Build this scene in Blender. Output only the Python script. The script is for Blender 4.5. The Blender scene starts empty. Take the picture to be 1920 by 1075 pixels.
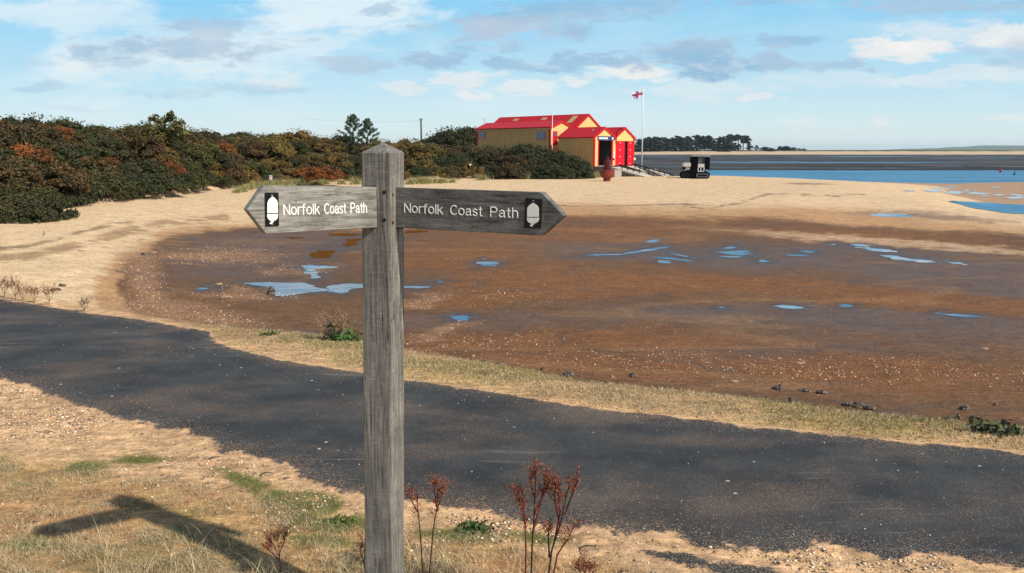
import bpy, math, random
import numpy as np
from mathutils import Vector, Matrix
sc = bpy.context.scene
R = math.radians
# ------------------------------------------------------------------ camera
F = 1500.0; CX, CY = 960.0, 537.5; HOR = 283.0; CZ = 1.65
PT = math.atan((CY-HOR)/F); CP, SP = math.cos(PT), math.sin(PT)
cd = bpy.data.cameras.new('camera'); cam = bpy.data.objects.new('camera', cd); sc.collection.objects.link(cam)
cam.location = (0, 0, CZ); cam.rotation_euler = (math.pi/2-PT, 0, 0)
cd.sensor_width = 36; cd.lens = F/1920*36; cd.clip_start = 0.05; cd.clip_end = 30000
sc.camera = cam
# ------------------------------------------------------------------ sun, exposure
SUN = Vector((1.43, -1.03, 1.60)).normalized()
sl = bpy.data.lights.new('sun', 'SUN'); sl.energy = 4.9; sl.angle = R(0.9); sl.color = (1.0, 0.945, 0.86)
so = bpy.data.objects.new('sun', sl); sc.collection.objects.link(so)
so.rotation_euler = SUN.to_track_quat('Z', 'Y').to_euler()
sc.view_settings.view_transform = 'Standard'; sc.view_settings.look = 'None'
sc.view_settings.exposure = 0; sc.view_settings.gamma = 1; sc.view_settings.use_curve_mapping = False
sc.render.engine = 'CYCLES'
sc.cycles.max_bounces = 5; sc.cycles.transparent_max_bounces = 6; sc.cycles.use_denoising = True

# ------------------------------------------------------------------ pixel <-> place helpers
def ray(px, py):
    dx = (px-CX)/F; dv = (py-CY)/F
    return dx, CP-dv*SP, -(SP+dv*CP)
def G(px, py, z):
    a, b, c = ray(px, py); t = (z-CZ)/c
    return a*t, b*t
def at(px, py, Y):
    a, b, c = ray(px, py); t = Y/b
    return Vector((a*t, Y, CZ+c*t))
def proj(x, y, z):
    dz = z-CZ
    zc = np.maximum(y*CP-dz*SP, 1e-3)
    vc = y*SP+dz*CP
    return CX+F*x/zc, CY-F*vc/zc
def lin(r, g, b):
    f = lambda c: (c/255/12.92) if c/255 <= .04045 else ((c/255+.055)/1.055)**2.4
    return (f(r), f(g), f(b))
def sstep(a, b, x):
    t = np.clip((x-a)/(b-a), 0, 1); return t*t*(3-2*t)

# ------------------------------------------------------------------ node helpers
class NT:
    def __init__(s, tree): s.t = tree; s.n = tree.nodes; s.l = tree.links
    def new(s, ty, **k):
        n = s.n.new(ty)
        for a, b in k.items(): setattr(n, a, b)
        return n
    def put(s, sock, v):
        if v is None: return
        if hasattr(v, 'is_output'): s.l.new(v, sock)
        else:
            try: sock.default_value = v
            except Exception:
                sock.default_value = tuple(v)+(1,) if len(v) == 3 else v
    def math(s, op, a, b=None, c=None, clamp=False):
        n = s.new('ShaderNodeMath', operation=op); n.use_clamp = clamp
        s.put(n.inputs[0], a); s.put(n.inputs[1], b)
        if c is not None: s.put(n.inputs[2], c)
        return n.outputs[0]
    def vm(s, op, a, b=None):
        n = s.new('ShaderNodeVectorMath', operation=op); s.put(n.inputs[0], a)
        if b is not None: s.put(n.inputs[1], b)
        return n.outputs['Value'] if op in ('LENGTH', 'DOT_PRODUCT') else n.outputs[0]
    def noise(s, vec, scale, detail=4, rough=.55, dist=0, dim='3D'):
        n = s.new('ShaderNodeTexNoise'); n.noise_dimensions = dim
        s.put(n.inputs['Vector'], vec); s.put(n.inputs['Scale'], scale); s.put(n.inputs['Detail'], detail)
        s.put(n.inputs['Roughness'], rough); s.put(n.inputs['Distortion'], dist)
        return n.outputs[0]
    def vor(s, vec, scale, feature='F1'):
        n = s.new('ShaderNodeTexVoronoi'); n.feature = feature
        s.put(n.inputs['Vector'], vec); s.put(n.inputs['Scale'], scale)
        return n
    def mapr(s, v, a, b, c=0., d=1., smooth=True):
        n = s.new('ShaderNodeMapRange'); n.interpolation_type = 'SMOOTHSTEP' if smooth else 'LINEAR'
        for i, q in enumerate((v, a, b, c, d)): s.put(n.inputs[i], q)
        return n.outputs[0]
    def mix(s, f, a, b, mode='MIX'):
        n = s.new('ShaderNodeMix'); n.data_type = 'RGBA'; n.blend_type = mode
        s.put(n.inputs[0], f); s.put(n.inputs[6], a); s.put(n.inputs[7], b)
        return n.outputs[2]
    def attr(s, name, out='Fac'):
        n = s.new('ShaderNodeAttribute'); n.attribute_name = name; return n.outputs[out]
    def scale(s, vec, x, y, z):
        return s.vm('MULTIPLY', vec, (x, y, z))
    def bump(s, h, strength=.5, dist=.01):
        n = s.new('ShaderNodeBump'); s.put(n.inputs['Height'], h); s.put(n.inputs['Strength'], strength); s.put(n.inputs['Distance'], dist)
        return n.outputs[0]
def material(name):
    m = bpy.data.materials.new(name); m.use_nodes = True; t = m.node_tree
    t.nodes.clear(); q = NT(t)
    b = q.new('ShaderNodeBsdfPrincipled'); o = q.new('ShaderNodeOutputMaterial'); t.links.new(b.outputs[0], o.inputs[0])
    q.b = b; return m, q
def simple(name, col, rough=.7, metal=0., var=.15, nscale=6., bump=0., spec=.3):
    m, q = material(name)
    g = q.new('ShaderNodeTexCoord').outputs['Object']
    n = q.noise(g, nscale, 5, .6)
    n2 = q.noise(g, nscale*7, 3, .6)
    f = q.math('ADD', q.math('MULTIPLY', n, .6), q.math('MULTIPLY', n2, .4))
    k = q.mapr(f, .3, .7, 1-var, 1+var, False)
    c = q.vm('MULTIPLY', (col[0], col[1], col[2]), None)
    q.l.new(k, c.node.inputs[1])
    q.put(q.b.inputs['Base Color'], c)
    q.put(q.b.inputs['Roughness'], rough); q.put(q.b.inputs['Metallic'], metal); q.put(q.b.inputs['Specular IOR Level'], spec)
    if bump: q.put(q.b.inputs['Normal'], q.bump(f, bump, .01))
    return m

# ------------------------------------------------------------------ world: sky with clouds
w = bpy.data.worlds.new('World'); sc.world = w; w.use_nodes = True; w.node_tree.nodes.clear()
q = NT(w.node_tree)
sky = q.new('ShaderNodeTexSky'); sky.sky_type = 'NISHITA'; sky.sun_disc = False
sky.sun_elevation = math.asin(SUN.z); sky.sun_rotation = math.atan2(SUN.x, SUN.y)
sky.air_density = 1.0; sky.dust_density = 0.6; sky.ozone_density = 1.2; sky.altitude = 0
bg = q.new('ShaderNodeBackground'); wo = q.new('ShaderNodeOutputWorld'); q.l.new(bg.outputs[0], wo.inputs[0])
SKYS = 0.12
bg.inputs[1].default_value = SKYS
dirv = q.new('ShaderNodeTexCoord').outputs['Generated']
sx = q.new('ShaderNodeSeparateXYZ'); q.l.new(dirv, sx.inputs[0])
yy = q.math('MAXIMUM', q.math('ABSOLUTE', sx.outputs[1]), .05)
U = q.math('DIVIDE', sx.outputs[0], yy); W = q.math('DIVIDE', q.math('MAXIMUM', sx.outputs[2], 0), yy)
cx_ = q.new('ShaderNodeCombineXYZ'); q.l.new(U, cx_.inputs[0]); q.l.new(W, cx_.inputs[1]); UW = cx_.outputs[0]
warp = q.noise(q.scale(UW, 20, 56, 1), 1.0, 8, .62)
warp2 = q.noise(q.vm('ADD', q.scale(UW, 5, 16, 1), (3, 7, 0)), 1.0, 6, .6)
wc = q.new('ShaderNodeTexNoise'); q.put(wc.inputs['Vector'], q.scale(UW, 16, 46, 1)); wc.inputs['Scale'].default_value = 1; wc.inputs['Detail'].default_value = 6; wc.inputs['Roughness'].default_value = .65
UWd = q.vm('ADD', UW, q.vm('MULTIPLY', q.vm('SUBTRACT', wc.outputs['Color'], (.5, .5, .5)), (.11, .034, 0)))
def blobs(lst, k):
    acc = None
    for px, py, rx, ry, s in lst:
        a, b, c = ray(px, py); u0, w0 = a/b, c/b
        v = q.vm('MULTIPLY', q.vm('SUBTRACT', UWd, (u0, w0, 0)), (F/rx, F/ry, 0))
        d = q.vm('LENGTH', v)
        d = q.math('ADD', d, q.math('MULTIPLY', q.math('SUBTRACT', warp, .5), k))
        d = q.math('ADD', d, q.math('MULTIPLY', q.math('SUBTRACT', warp2, .5), k*.5))
        m = q.mapr(d, 1.3, .55, 0., s)
        acc = m if acc is None else q.math('MAXIMUM', acc, m)
    return acc
GREY = [(350,92,185,24,.8),(410,62,75,24,.7),(230,108,70,16,.5),(660,122,75,17,.7),(805,110,72,14,.8),(950,52,125,26,.9),
 (1045,28,100,24,.7),(925,88,55,12,.6),(940,118,30,14,.7),(1030,124,70,12,.7),(1165,110,75,14,.8),(1300,95,95,26,.9),
 (1345,124,70,20,.9),(1452,118,62,18,.8),(1472,78,62,11,.7),(1180,12,130,18,.6),(1760,10,200,15,.7),(1450,2,130,9,.6),
 (1560,120,42,12,.6),(1603,118,24,12,.7),(1640,130,22,8,.6),(480,162,100,10,.4),(320,176,70,9,.35),(100,164,60,9,.35),(1900,100,80,20,.45),(715,14,24,14,.6),(60,118,60,10,.2),(150,205,70,6,.2)]
WHITE = [(1692,92,86,20,1.),(1885,70,80,24,.9),(1195,134,80,15,.9),(870,146,55,12,.7),(995,166,50,10,.7),(1085,152,34,10,.7),
 (760,162,55,8,.6),(885,176,32,8,.7),(1425,184,26,8,.7),(1840,142,130,20,.5),(520,152,60,12,.5),(960,42,60,12,.35),(1640,228,25,6,.5),
 (1800,55,120,20,.5),(1300,165,160,12,.4),(1560,150,160,16,.3),(1720,150,90,14,.5),(250,125,160,26,.25),(1310,182,40,12,.4),(1900,225,40,6,.5),(1500,228,45,6,.35)]
cir = q.noise(q.vm('ADD', q.scale(UW, 4.0, 17, 1), (1.3, 2.2, 0)), 1.0, 9, .6, .7)
cirm = q.mapr(cir, .45, .70, 0., .8)
leftw = q.math('MULTIPLY', q.mapr(U, .15, -.5, .3, .8), q.mapr(W, .35, .9, 1., .25))
wisp = blobs([(640,20,170,42,.8),(110,30,180,30,.6),(150,110,60,60,.5),(420,95,260,46,.6)], 1.8)
SC = 1/SKYS
K3 = lambda *c: tuple(v*SC for v in lin(*c))
base = q.mix(q.mapr(W, .015, .20, 0, 1, False), K3(218, 243, 249), K3(126, 206, 248))
base = q.mix(q.mapr(W, .0, .07, .6, 0., False), base, K3(232, 246, 246))
base = q.mix(q.mapr(W, .22, .8, .12, 1.), base, sky.outputs[0])
c1 = q.mix(q.math('MULTIPLY', cirm, leftw), base, K3(230, 244, 249))
c1 = q.mix(wisp, c1, K3(234, 246, 250))
wcol = q.mix(q.mapr(warp, .35, .7), K3(238, 238, 238), K3(255, 251, 243))
c2 = q.mix(q.math('MULTIPLY', blobs(WHITE, 3.0), .92), c1, wcol)
gcol = q.mix(q.mapr(warp2, .38, .62), K3(146, 186, 218), K3(188, 202, 220))
gcol = q.mix(q.mapr(warp, .5, .72, 0, .6), gcol, K3(226, 228, 234))
c3 = q.mix(q.math('MULTIPLY', blobs(GREY, 3.0), .92), c2, gcol)
q.l.new(c3, bg.inputs[0])

# ------------------------------------------------------------------ numpy noise
def _h(ix, iy, seed):
    n = (ix.astype(np.int64)*374761393+iy.astype(np.int64)*668265263+seed*982451653) & 0x7fffffff
    n = ((n ^ (n >> 13))*1274126177) & 0x7fffffff
    n = (n ^ (n >> 16)) & 0xffff
    return n/65535.0
def vnoise(x, y, seed=0):
    ix = np.floor(x); iy = np.floor(y); fx = x-ix; fy = y-iy
    fx = fx*fx*(3-2*fx); fy = fy*fy*(3-2*fy)
    a = _h(ix, iy, seed); b = _h(ix+1, iy, seed); c = _h(ix, iy+1, seed); d = _h(ix+1, iy+1, seed)
    return (a*(1-fx)+b*fx)*(1-fy)+(c*(1-fx)+d*fx)*fy
def fbm(x, y, s, octv=4, seed=0, gain=.5):
    x = np.asarray(x, float)/s; y = np.asarray(y, float)/s; a = 1; t = 0; n = 0
    for i in range(octv):
        t = t+a*vnoise(x, y, seed+i); n += a; a *= gain; x = x*2.03+17.1; y = y*2.03+5.7
    return t/n-.5

# ------------------------------------------------------------------ terrain
def zT(x, y): return -.03*(y-2.5)          # terrace plane
def GT(px, py):                            # pixel onto terrace plane
    a, b, c = ray(px, py); r = -c/b; y = 1.575/(r-.03); return a/b*y, y
CTRL = [(0,425,-1.9),(0,470,-2.1),(0,545,-2.3),(100,545,-2.35),(200,565,-2.5),(100,412,-1.95),(200,400,-1.95),(400,372,-1.95),(600,352,-1.95),
 (850,345,-1.95),(1000,337,-1.95),(1140,338,-1.95),(1200,330,-1.95),(1300,336,-1.95),(300,430,-2.35),(230,500,-2.45),(450,440,-2.55),(400,540,-2.75),
 (300,600,-2.75),(600,530,-2.8),(700,460,-2.65),(760,400,-2.3),(1000,385,-2.2),(1000,420,-2.45),(1000,500,-2.7),(1200,470,-2.8),(1400,470,-2.85),
 (1650,475,-2.85),(1900,500,-2.85),(1200,400,-2.35),(1300,370,-2.05),(1400,350,-1.98),
 (1330,329,-1.98),(1450,333,-2.0),(1640,347,-2.08),(1760,375,-2.27),(1920,405,-2.45),
 (1240,318,-3.4),(1330,324,-3.4),(1450,328,-3.4),(1600,337,-3.4),(1700,344,-3.17),(1900,343,-3.17),(1800,366,-3.14),(1900,376,-3.14),(1880,392,-3.2),
 (1650,401,-2.5),(1720,420,-2.6),(1500,400,-2.3),(1600,368,-2.15),(1900,432,-2.62),(1900,455,-2.75),
 (1900,600,-2.85),(1500,600,-2.9),(1200,600,-2.85),(1200,680,-2.8),(1600,740,-2.85),(1900,780,-2.85),(900,620,-2.8),(800,650,-2.75),(760,540,-2.75),
 (500,620,-2.7),(300,560,-2.6),(-250,470,-2.0),(-250,600,-2.3),(2150,480,-2.8),(2150,420,-2.7),(2150,800,-2.85)]
def _uw(x, y): return np.stack([np.clip(x/y, -.85, .85)*2.2, np.log(np.clip(y, 9, 135))], -1)
_cp = np.array([G(a, b, z) for a, b, z in CTRL]); _cz = np.array([c[2] for c in CTRL])
_cu = _uw(_cp[:, 0], _cp[:, 1])
def _phi(r): return r*r*np.log(np.maximum(r, 1e-9))
_n = len(CTRL); _K = _phi(np.linalg.norm(_cu[:, None]-_cu[None], axis=2))+np.eye(_n)*4e-3
_P = np.c_[np.ones(_n), _cu]
_A = np.block([[_K, _P], [_P.T, np.zeros((3, 3))]]); _s = np.linalg.solve(_A, np.r_[_cz, 0, 0, 0])
def tps(x, y):
    out = np.empty(len(x))
    for i in range(0, len(x), 60000):
        c = _uw(x[i:i+60000], y[i:i+60000])
        r = np.linalg.norm(c[:, None]-_cu[None], axis=2)
        out[i:i+60000] = _phi(r)@_s[:_n]+_s[_n]+c@_s[_n+1:]
    return np.clip(out, -3.45, -1.86)
LINE = [(-300,440),(0,412),(100,402),(130,388),(200,384),(300,375),(345,367),(400,358),(450,352),(600,345),(700,340),(800,338),(900,335),(1000,333),(1110,331)]
_lp = np.array([G(a, b, -1.95) for a, b in LINE]); LU = _lp[:, 0]/_lp[:, 1]; LY = _lp[:, 1]
HU = (np.array([-300, 0, 400, 650, 800, 870, 950, 1010, 1060, 1100, 1130])-CX)/F; HH = np.array([3.5, 3.6, 3.9, 3.9, 3.0, 2.8, 2.6, 2.1, 1.2, .2, 0])
def bank_b(x, y):
    u = np.clip(x/np.maximum(y, .5), -.95, 2); return y-np.interp(u, LU, LY), u
EDGE = [(0,556),(100,571),(200,590),(330,611),(420,622),(500,628),(600,641),(680,655),(760,668),(900,692),(1050,722),(1200,737),(1400,759),(1600,784),(1750,799),(1920,822)]
_ep = [GT(a, b) for a, b in EDGE]
_ep = [(-60, 30.0), (-20, 14.5)]+_ep+[(4.6, 4.35), (9, 2.4), (40, -9)]
_ep = np.array(_ep)
def sdist(x, y, P, closed=False):
    P = np.asarray(P, float); n = len(P); best = np.full(len(x), 1e9); sgn = np.ones(len(x))
    for i in range(n if closed else n-1):
        a = P[i]; b = P[(i+1) % n]; d = b-a; L2 = d@d+1e-12
        t = np.clip(((x-a[0])*d[0]+(y-a[1])*d[1])/L2, 0, 1)
        ex = x-a[0]-t*d[0]; ey = y-a[1]-t*d[1]; r = np.hypot(ex, ey)
        m = r < best; cr = d[0]*(y-a[1])-d[1]*(x-a[0])
        best = np.where(m, r, best); sgn = np.where(m, np.sign(cr), sgn)
    return best, sgn
def inpoly(x, y, P):
    P = np.asarray(P, float); ins = np.zeros(len(x), bool); j = len(P)-1
    for i in range(len(P)):
        xi, yi = P[i]; xj, yj = P[j]
        c = ((yi > y) != (yj > y)) & (x < (xj-xi)*(y-yi)/(yj-yi+1e-12)+xi)
        ins ^= c; j = i
    return ins
def sdf(x, y, P):
    d, _ = sdist(x, y, P, True); return np.where(inpoly(x, y, P), d, -d)
def edge_s(x, y):
    d, s = sdist(x, y, _ep); return d*s          # positive = beyond the terrace edge
WATER_Z = -3.25
def far_z(x, y):
    f1 = fbm(x*.3, y, 38, 5, 11, .62)
    mud = WATER_Z+.05+f1*.30
    z = np.where(y < 205, -3.5, mud)
    z = z+(mud-z)*sstep(185, 225, y+30*fbm(x, y*0, 60, 3, 5))
    r = y+22*fbm(x, y*0, 90, 4, 3)
    z = z+(.3-z)*sstep(845, 925, r)
    z = z+(2.55+1.2*fbm(x, y, 70, 4, 9)-z)*sstep(925, 965, r)
    return z
def height(x, y):
    x = np.atleast_1d(np.asarray(x, float)); y = np.atleast_1d(np.asarray(y, float))
    s = edge_s(x, y)
    ys = np.maximum(y, .5)
    zb = tps(x, ys)
    wet = sstep(-2.45, -2.75, zb)
    zb = zb+(fbm(x, y, 2.5, 4, 21)*.12+fbm(x*.5, y, .8, 3, 24)*.035)*(1-wet)+(fbm(x, y, 3.5, 3, 22)*.035+fbm(x*.4, y, .7, 4, 23)*.03)*wet
    b, u = bank_b(x, y)
    H = np.interp(u, HU, HH)
    right = sstep(.105, .13, u)
    f = sstep(128, 142, y)*right
    zb = zb*(1-f)+far_z(x, y)*f
    shoal = sstep(.236, .222, u)*sstep(.095, .115, u)*sstep(112, 122, y)*sstep(260, 215, y)
    zb = zb*(1-shoal)+np.maximum(zb, -3.13+fbm(x*.4, y, 14, 3, 17)*.06)*shoal
    land = sstep(120, 150, y)*(1-right); zb = zb*(1-land)+(-1.6)*land
    zb = zb+H*sstep(-.5, 13, b)+sstep(0, 6, b)*(1-right)*fbm(x, y, 7, 3, 31)*.8*(y > 20)
    zt = zT(x, y)+fbm(x, y, 1.3, 3, 41)*.05+fbm(x, y, .16, 3, 43)*.012
    zt = np.where(y < 0, zt*0+.05, zt)
    k = sstep(0.0, 4.2, s-.05)
    return zt*(1-k)+zb*k
def gz(x, y): return float(height(x, y)[0])
def ground_at(px, py, z0=-2.5):               # pixel -> point on the terrain
    z = z0
    for i in range(12):
        X, Y = G(px, py, z); z = z*.4+gz(X, Y)*.6
    return Vector((X, Y, gz(X, Y)))

def ground_v(px, py, z0=-2.5):
    z = np.full(len(px), float(z0)); a, b, c = ray(np.asarray(px), np.asarray(py))
    for i in range(7):
        t = (z-CZ)/c; z = z*.4+height(a*t, b*t)*.6
    t = (z-CZ)/c; return a*t, b*t, height(a*t, b*t)
# polar grid about the photographer's spot, dense in front
NF, NR = 520, 860
front = np.linspace(-44, 44, NF); rest = np.linspace(44, 316, 120)[1:-1]
ang = np.radians(np.r_[front, rest]); NA = len(ang)
rad = .25*(26000/.25)**np.linspace(0, 1, NR)
nearw = np.linspace(0, 1, NR)
rad = np.exp(np.interp(nearw, [0, .05, .36, .8, .93, 1], np.log([.25, 1.8, 8, 240, 1100, 9400])))
AA, RR = np.meshgrid(ang, rad)
gx = (np.sin(AA)*RR).ravel(); gy = (np.cos(AA)*RR).ravel()
gzv = height(gx, gy)
GPX, GPY = proj(gx, gy, gzv)
behind = gy < .3
# path shape (on the terrace)
PATH = [(-420,505),(0,560),(130,580),(250,598),(395,621),(425,652),(520,671),(680,697),(760,708),(900,729),(1050,753),(1180,769),(1300,783),(1480,800),(1700,825),(1920,846),(2500,900),
 (2700,1240),(1960,1090),(1860,1068),(1800,1054),(1720,1043),(1660,1058),(1600,1042),(1530,1025),(1480,1045),(1400,1038),(1220,1014),(1100,1002),(960,984),(850,962),(690,944),(600,920),(480,868),(405,850),(385,826),(250,794),(130,758),(0,712),(-420,640)]
PATCH = [(1130,1013),(1220,1026),(1350,1044),(1450,1060),(1540,1085),(1600,1110),(1350,1095),(1290,1072),(1200,1048)]
PW = [GT(a, b) for a, b in PATH]; PW2 = [GT(a, b) for a, b in PATCH]
dpath = np.maximum(sdf(gx, gy, PW), sdf(gx, gy, PW2))
S = edge_s(gx, gy)
ZB = gzv

# ---- surface colours of the ground (what the stuff is, zone by zone)
N = len(gx)
def C(*c): return np.array(lin(*c))
alb = np.tile(C(218, 186, 144), (N, 1)); grit = np.full(N, .5); wet = np.zeros(N)
wob = fbm(gx, gy, 3.0, 4, 51); wob2 = fbm(gx, gy, 9, 4, 52); wob3 = fbm(gx, gy, .8, 4, 53)
wob4 = fbm(gx*.5, gy, .35, 4, 54); pk = np.clip((GPY-300)/150, .12, 1.3)
PXw = GPX+wob2*60+wob3*30+wob4*26; PYw = GPY+wob*16*pk+wob3*12*pk+wob4*13*pk
def lay(mask, col, g=None, wt=None):
    global alb, grit, wet
    m = np.clip(mask, 0, 1); alb = alb*(1-m[:, None])+C(*col)*m[:, None]
    if g is not None: grit = grit*(1-m)+g*m
    if wt is not None: wet = wet*(1-m)+wt*m
def ell(cx, cy, rx, ry, soft=.45, ang=0):
    c, s = math.cos(R(ang)), math.sin(R(ang)); dx = PXw-cx; dy = PYw-cy
    a = (dx*c+dy*s)/rx; b = (-dx*s+dy*c)/ry
    return sstep(1+soft, 1-soft, np.hypot(a, b))
def pol(P, soft):
    return sstep(-soft, soft, sdf(PXw, PYw, P))
low = GPY > 0
MUD = [(395,625),(245,595),(212,545),(232,495),(300,452),(400,433),(470,427),(620,430),(760,432),(900,420),(1010,402),(1100,405),(1250,408),(1400,408),(1500,412),(1600,425),(1750,432),(1920,440),(2400,455),(2400,1200),(300,1200)]
# tan transitional sand, then the mud
lay(pol([(395,660),(190,600),(165,545),(215,480),(300,436),(400,420),(470,415),(760,418),(900,404),(1010,385),(1100,380),(1250,388),(1450,385),(1560,392),(1640,396),(1800,415),(1920,428),(2400,440),(2400,1200),(300,1200)], 12), (184,142,100), .45, .1)
lay(pol(MUD, 7)*(GPY < 900), (112,80,52), .35, .35)
mudm = pol(MUD, 7); beach0 = (GPY < 900)*1.
lay(mudm*sstep(.0, .25, wob2+.05)*.5, (96,70,48), None, .5)
# damp purple-brown areas
for e in [(560,455,180,20,.4,0),(430,470,120,28,.5,0),(480,505,170,22,.5,0),(1200,475,260,22,.4,3),(1420,490,170,20,.4,0),(1700,495,330,34,.35,4),(1850,530,260,34,.4,4),
          (1400,588,330,17,.4,0),(1600,600,320,24,.4,2),(1500,650,190,26,.5,3),(1800,620,260,30,.5,3),(900,600,200,14,.5,0),(1300,680,120,14,.6,0),(550,640,200,18,.6,0),(1900,560,200,20,.5,3)]:
    lay(ell(*e)*(.62+.55*np.clip(wob3*2.2+wob4*1.5+.3, 0, 1))*.95*mudm, (100,75,57), .2, .8)
# rusty gravel
for e in [(1150,532,330,17,.4,0),(1500,545,330,17,.45,4),(1850,572,260,13,.5,5),(950,520,130,16,.5,-6),(1000,555,260,14,.5,-3),(1200,405,300,10,.6,0),(1100,640,400,18,.5,0),
          (1150,690,260,26,.6,2),(1650,700,330,30,.6,3),(850,480,130,24,.6,-4),(1080,440,220,16,.6,0),(1560,440,320,12,.6,3),(1230,500,60,7,.5,0)]:
    lay(ell(*e)*.75*mudm, (128,84,50), .7, .2)
lay(ell(1500,640,700,30,.6,2)*.5*mudm*sstep(-.1,.2,wob3), (116,78,50), .6, .3)
# near foot of the bank, plain dark wet mud
lay(sstep(655, 720, GPY-(GPX-900)*.11)*mudm*.65, (94,66,44), .2, .45)
# white-pebbled patches on the left
for e in [(380,480,120,12,.6,0),(340,590,150,22,.6,8),(270,520,60,30,.6,60),(560,505,60,6,.5,0),(470,550,90,9,.5,0),(840,615,60,8,.6,-14),(800,560,60,10,.6,-10),(1400,165,1,1,.5,0)]:
    m_ = ell(*e)*.6; lay(m_, (160, 122, 92), .95, .2)
# pale drier ridges on the spit
for e in [(1250,372,230,14,.5,2),(1650,380,260,10,.5,7),(1780,398,220,8,.5,8),(1700,455,330,6,.6,4),(1400,352,300,14,.5,0)]:
    lay(ell(*e)*.6, (216,182,144), .6, .0)
for e in [(1680,400,90,6,.5,0),(1780,408,80,4,.5,3),(1870,417,40,3,.5,0),(1520,345,40,2,.5,0),(1260,384,60,2,.5,0)]:
    lay(ell(*e)*.8, (130,100,80), .2, .6)
def strip_p(x0, y0, x1, y1, h):
    return [(x0, y0), ((x0*2+x1)/3, (y0*2+y1)/3-h), ((x0+2*x1)/3, (y0+2*y1)/3-h*.8), (x1, y1), ((x0+2*x1)/3, (y0+2*y1)/3+h), ((x0*2+x1)/3, (y0*2+y1)/3+h*.8)]
PUD = [[(460,532),(500,529),(570,530),(590,538),(625,545),(580,548),(545,554),(518,557),(503,550),(511,541),(480,536)],
 [(612,547),(622,536),(640,533),(700,534),(700,539),(657,541),(652,549),(640,551)],
 [(365,544),(398,536),(408,539),(372,546)],
 [(566,500),(580,497),(630,501),(600,505),(588,508),(602,520),(588,523),(574,513)],
 strip_p(740,539,806,537,3), strip_p(815,529,833,527,3), [(896,493),(912,489),(932,491),(926,498),(900,499)],
 [(844,594),(860,590),(880,591),(888,596),(868,600),(848,599)],
 strip_p(1090,480,1175,477,1.3), strip_p(1165,477,1255,463,1.9), strip_p(1214,455,1240,449,2.2), strip_p(1250,474,1312,487,1.6), strip_p(1222,491,1265,492,2.2),
 strip_p(1345,473,1402,472,1.7), strip_p(1352,481,1392,482,1.2), strip_p(1360,466,1378,464,1.6), strip_p(1385,470,1408,476,2),
 strip_p(1598,459,1640,464,2.2), strip_p(1606,464,1680,473,1.8), strip_p(1646,478,1708,487,1.9), strip_p(1700,486,1765,492,1.3), strip_p(1785,493,1822,498,1.4), strip_p(1556,459,1572,460,1),
 strip_p(1452,576,1504,577,4), strip_p(1572,574,1604,575,2.2), strip_p(1748,586,1765,588,1.5), strip_p(1780,592,1836,594,1.6), strip_p(1345,577,1362,578,1.6), strip_p(1420,490,1440,491,1.6), strip_p(1500,472,1530,473,1.2)]
for P in PUD+[[(583,478),(598,469),(627,470),(616,484),(592,484)], [(640,459),(655,449),(676,448),(668,460),(648,466)]]:
    Pa = np.array(P, float); sel = (GPX > Pa[:, 0].min()-60) & (GPX < Pa[:, 0].max()+60) & (GPY > Pa[:, 1].min()-20) & (GPY < Pa[:, 1].max()+20)
    mk = np.zeros(N); mk[sel] = sstep(-38, -2, sdf((GPX+wob3*30)[sel], ((GPY+wob4*10)*4)[sel], Pa*np.array([1, 4])))
    lay(mk*.7, (78,60,48), .05, .95)
rid = np.abs(fbm(gx*.45, gy, 3.2, 4, 95)); rid2 = np.abs(fbm(gx*.3, gy, 6.5, 4, 96))
lay(mudm*beach0*sstep(.02, .004, rid)*.5, (84,66,50), .1, .8)
lay(mudm*beach0*sstep(.03, .006, rid2)*.2, (168,128,88), .5, .0)
# strandlines of old weed on the sand
def stroke(P, wpx, thr, col, seed):
    d, _ = sdist(GPX+fbm(gx, gy, 2, 3, seed)*14, GPY+fbm(gx, gy, 1.5, 3, seed+3)*6, P)
    m = sstep(wpx, wpx*.4, d)*sstep(thr, thr+.14, fbm(gx, gy, .9, 4, seed+7)+.5)
    lay(m*.65, col, .2, 0)
stroke([(-50,490),(60,480),(150,458),(220,438),(300,421),(420,408)], 11, .36, (132,98,68), 61)
stroke([(-50,470),(50,462),(120,444),(190,425),(250,418)], 4.5, .33, (84,62,46), 62)
stroke([(870,381),(1000,384),(1100,387),(1240,384),(1320,390)], 1.6, .40, (70,52,42), 63)
stroke([(1335,392),(1400,377),(1440,364),(1540,366),(1620,366)], 2.0, .36, (70,52,42), 64)
stroke([(150,470),(220,462),(300,440)], 3, .6, (120,90,64), 65)
stroke([(1000,660),(1150,655),(1250,640),(1350,625)], 2.2, .5, (84,56,40), 66)
stroke([(760,450),(830,455),(850,462)], 2, .5, (100,70,50), 68)
# outer flats, sand behind the spit, far shore
b_, u_ = bank_b(gx, gy)
out = sstep(-2.95, -3.05, gzv)*(gy > 40)*(u_ > .1)
lay(out*(gy < 150), (176,136,98), .1, .75)
far = ((gy > 150) | ((gy > 117) & (u_ < .238) & (gzv < -2.7)))*(u_ > .08)
wf = fbm(gx*.3, gy, 50, 5, 71)
lay(far*1., (46,40,36), .0, .5); fs1 = fbm(gx*.55, gy, 34, 5, 171, .6); fs2 = fbm(gx*.4, gy, 20, 5, 172, .6)
lay(far*sstep(.0, .07, wf)*.85, (74,60,48), .0, .4); lay(far*sstep(.04, .08, fs1)*.5, (50,52,58), .0, .9); lay(far*sstep(.05, .09, -fs1)*.8, (30,28,28), .0, .3); lay(far*sstep(.13, .16, fs2)*.45, (120,124,128), .0, .9); lay(far*sstep(.08, .12, -fs2)*.6, (96,80,62), .0, .3)
lay(far*sstep(.02, .2, fbm(gx*.25, gy, 90, 4, 72))*.4, (48,54,40), .0, .5)
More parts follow.
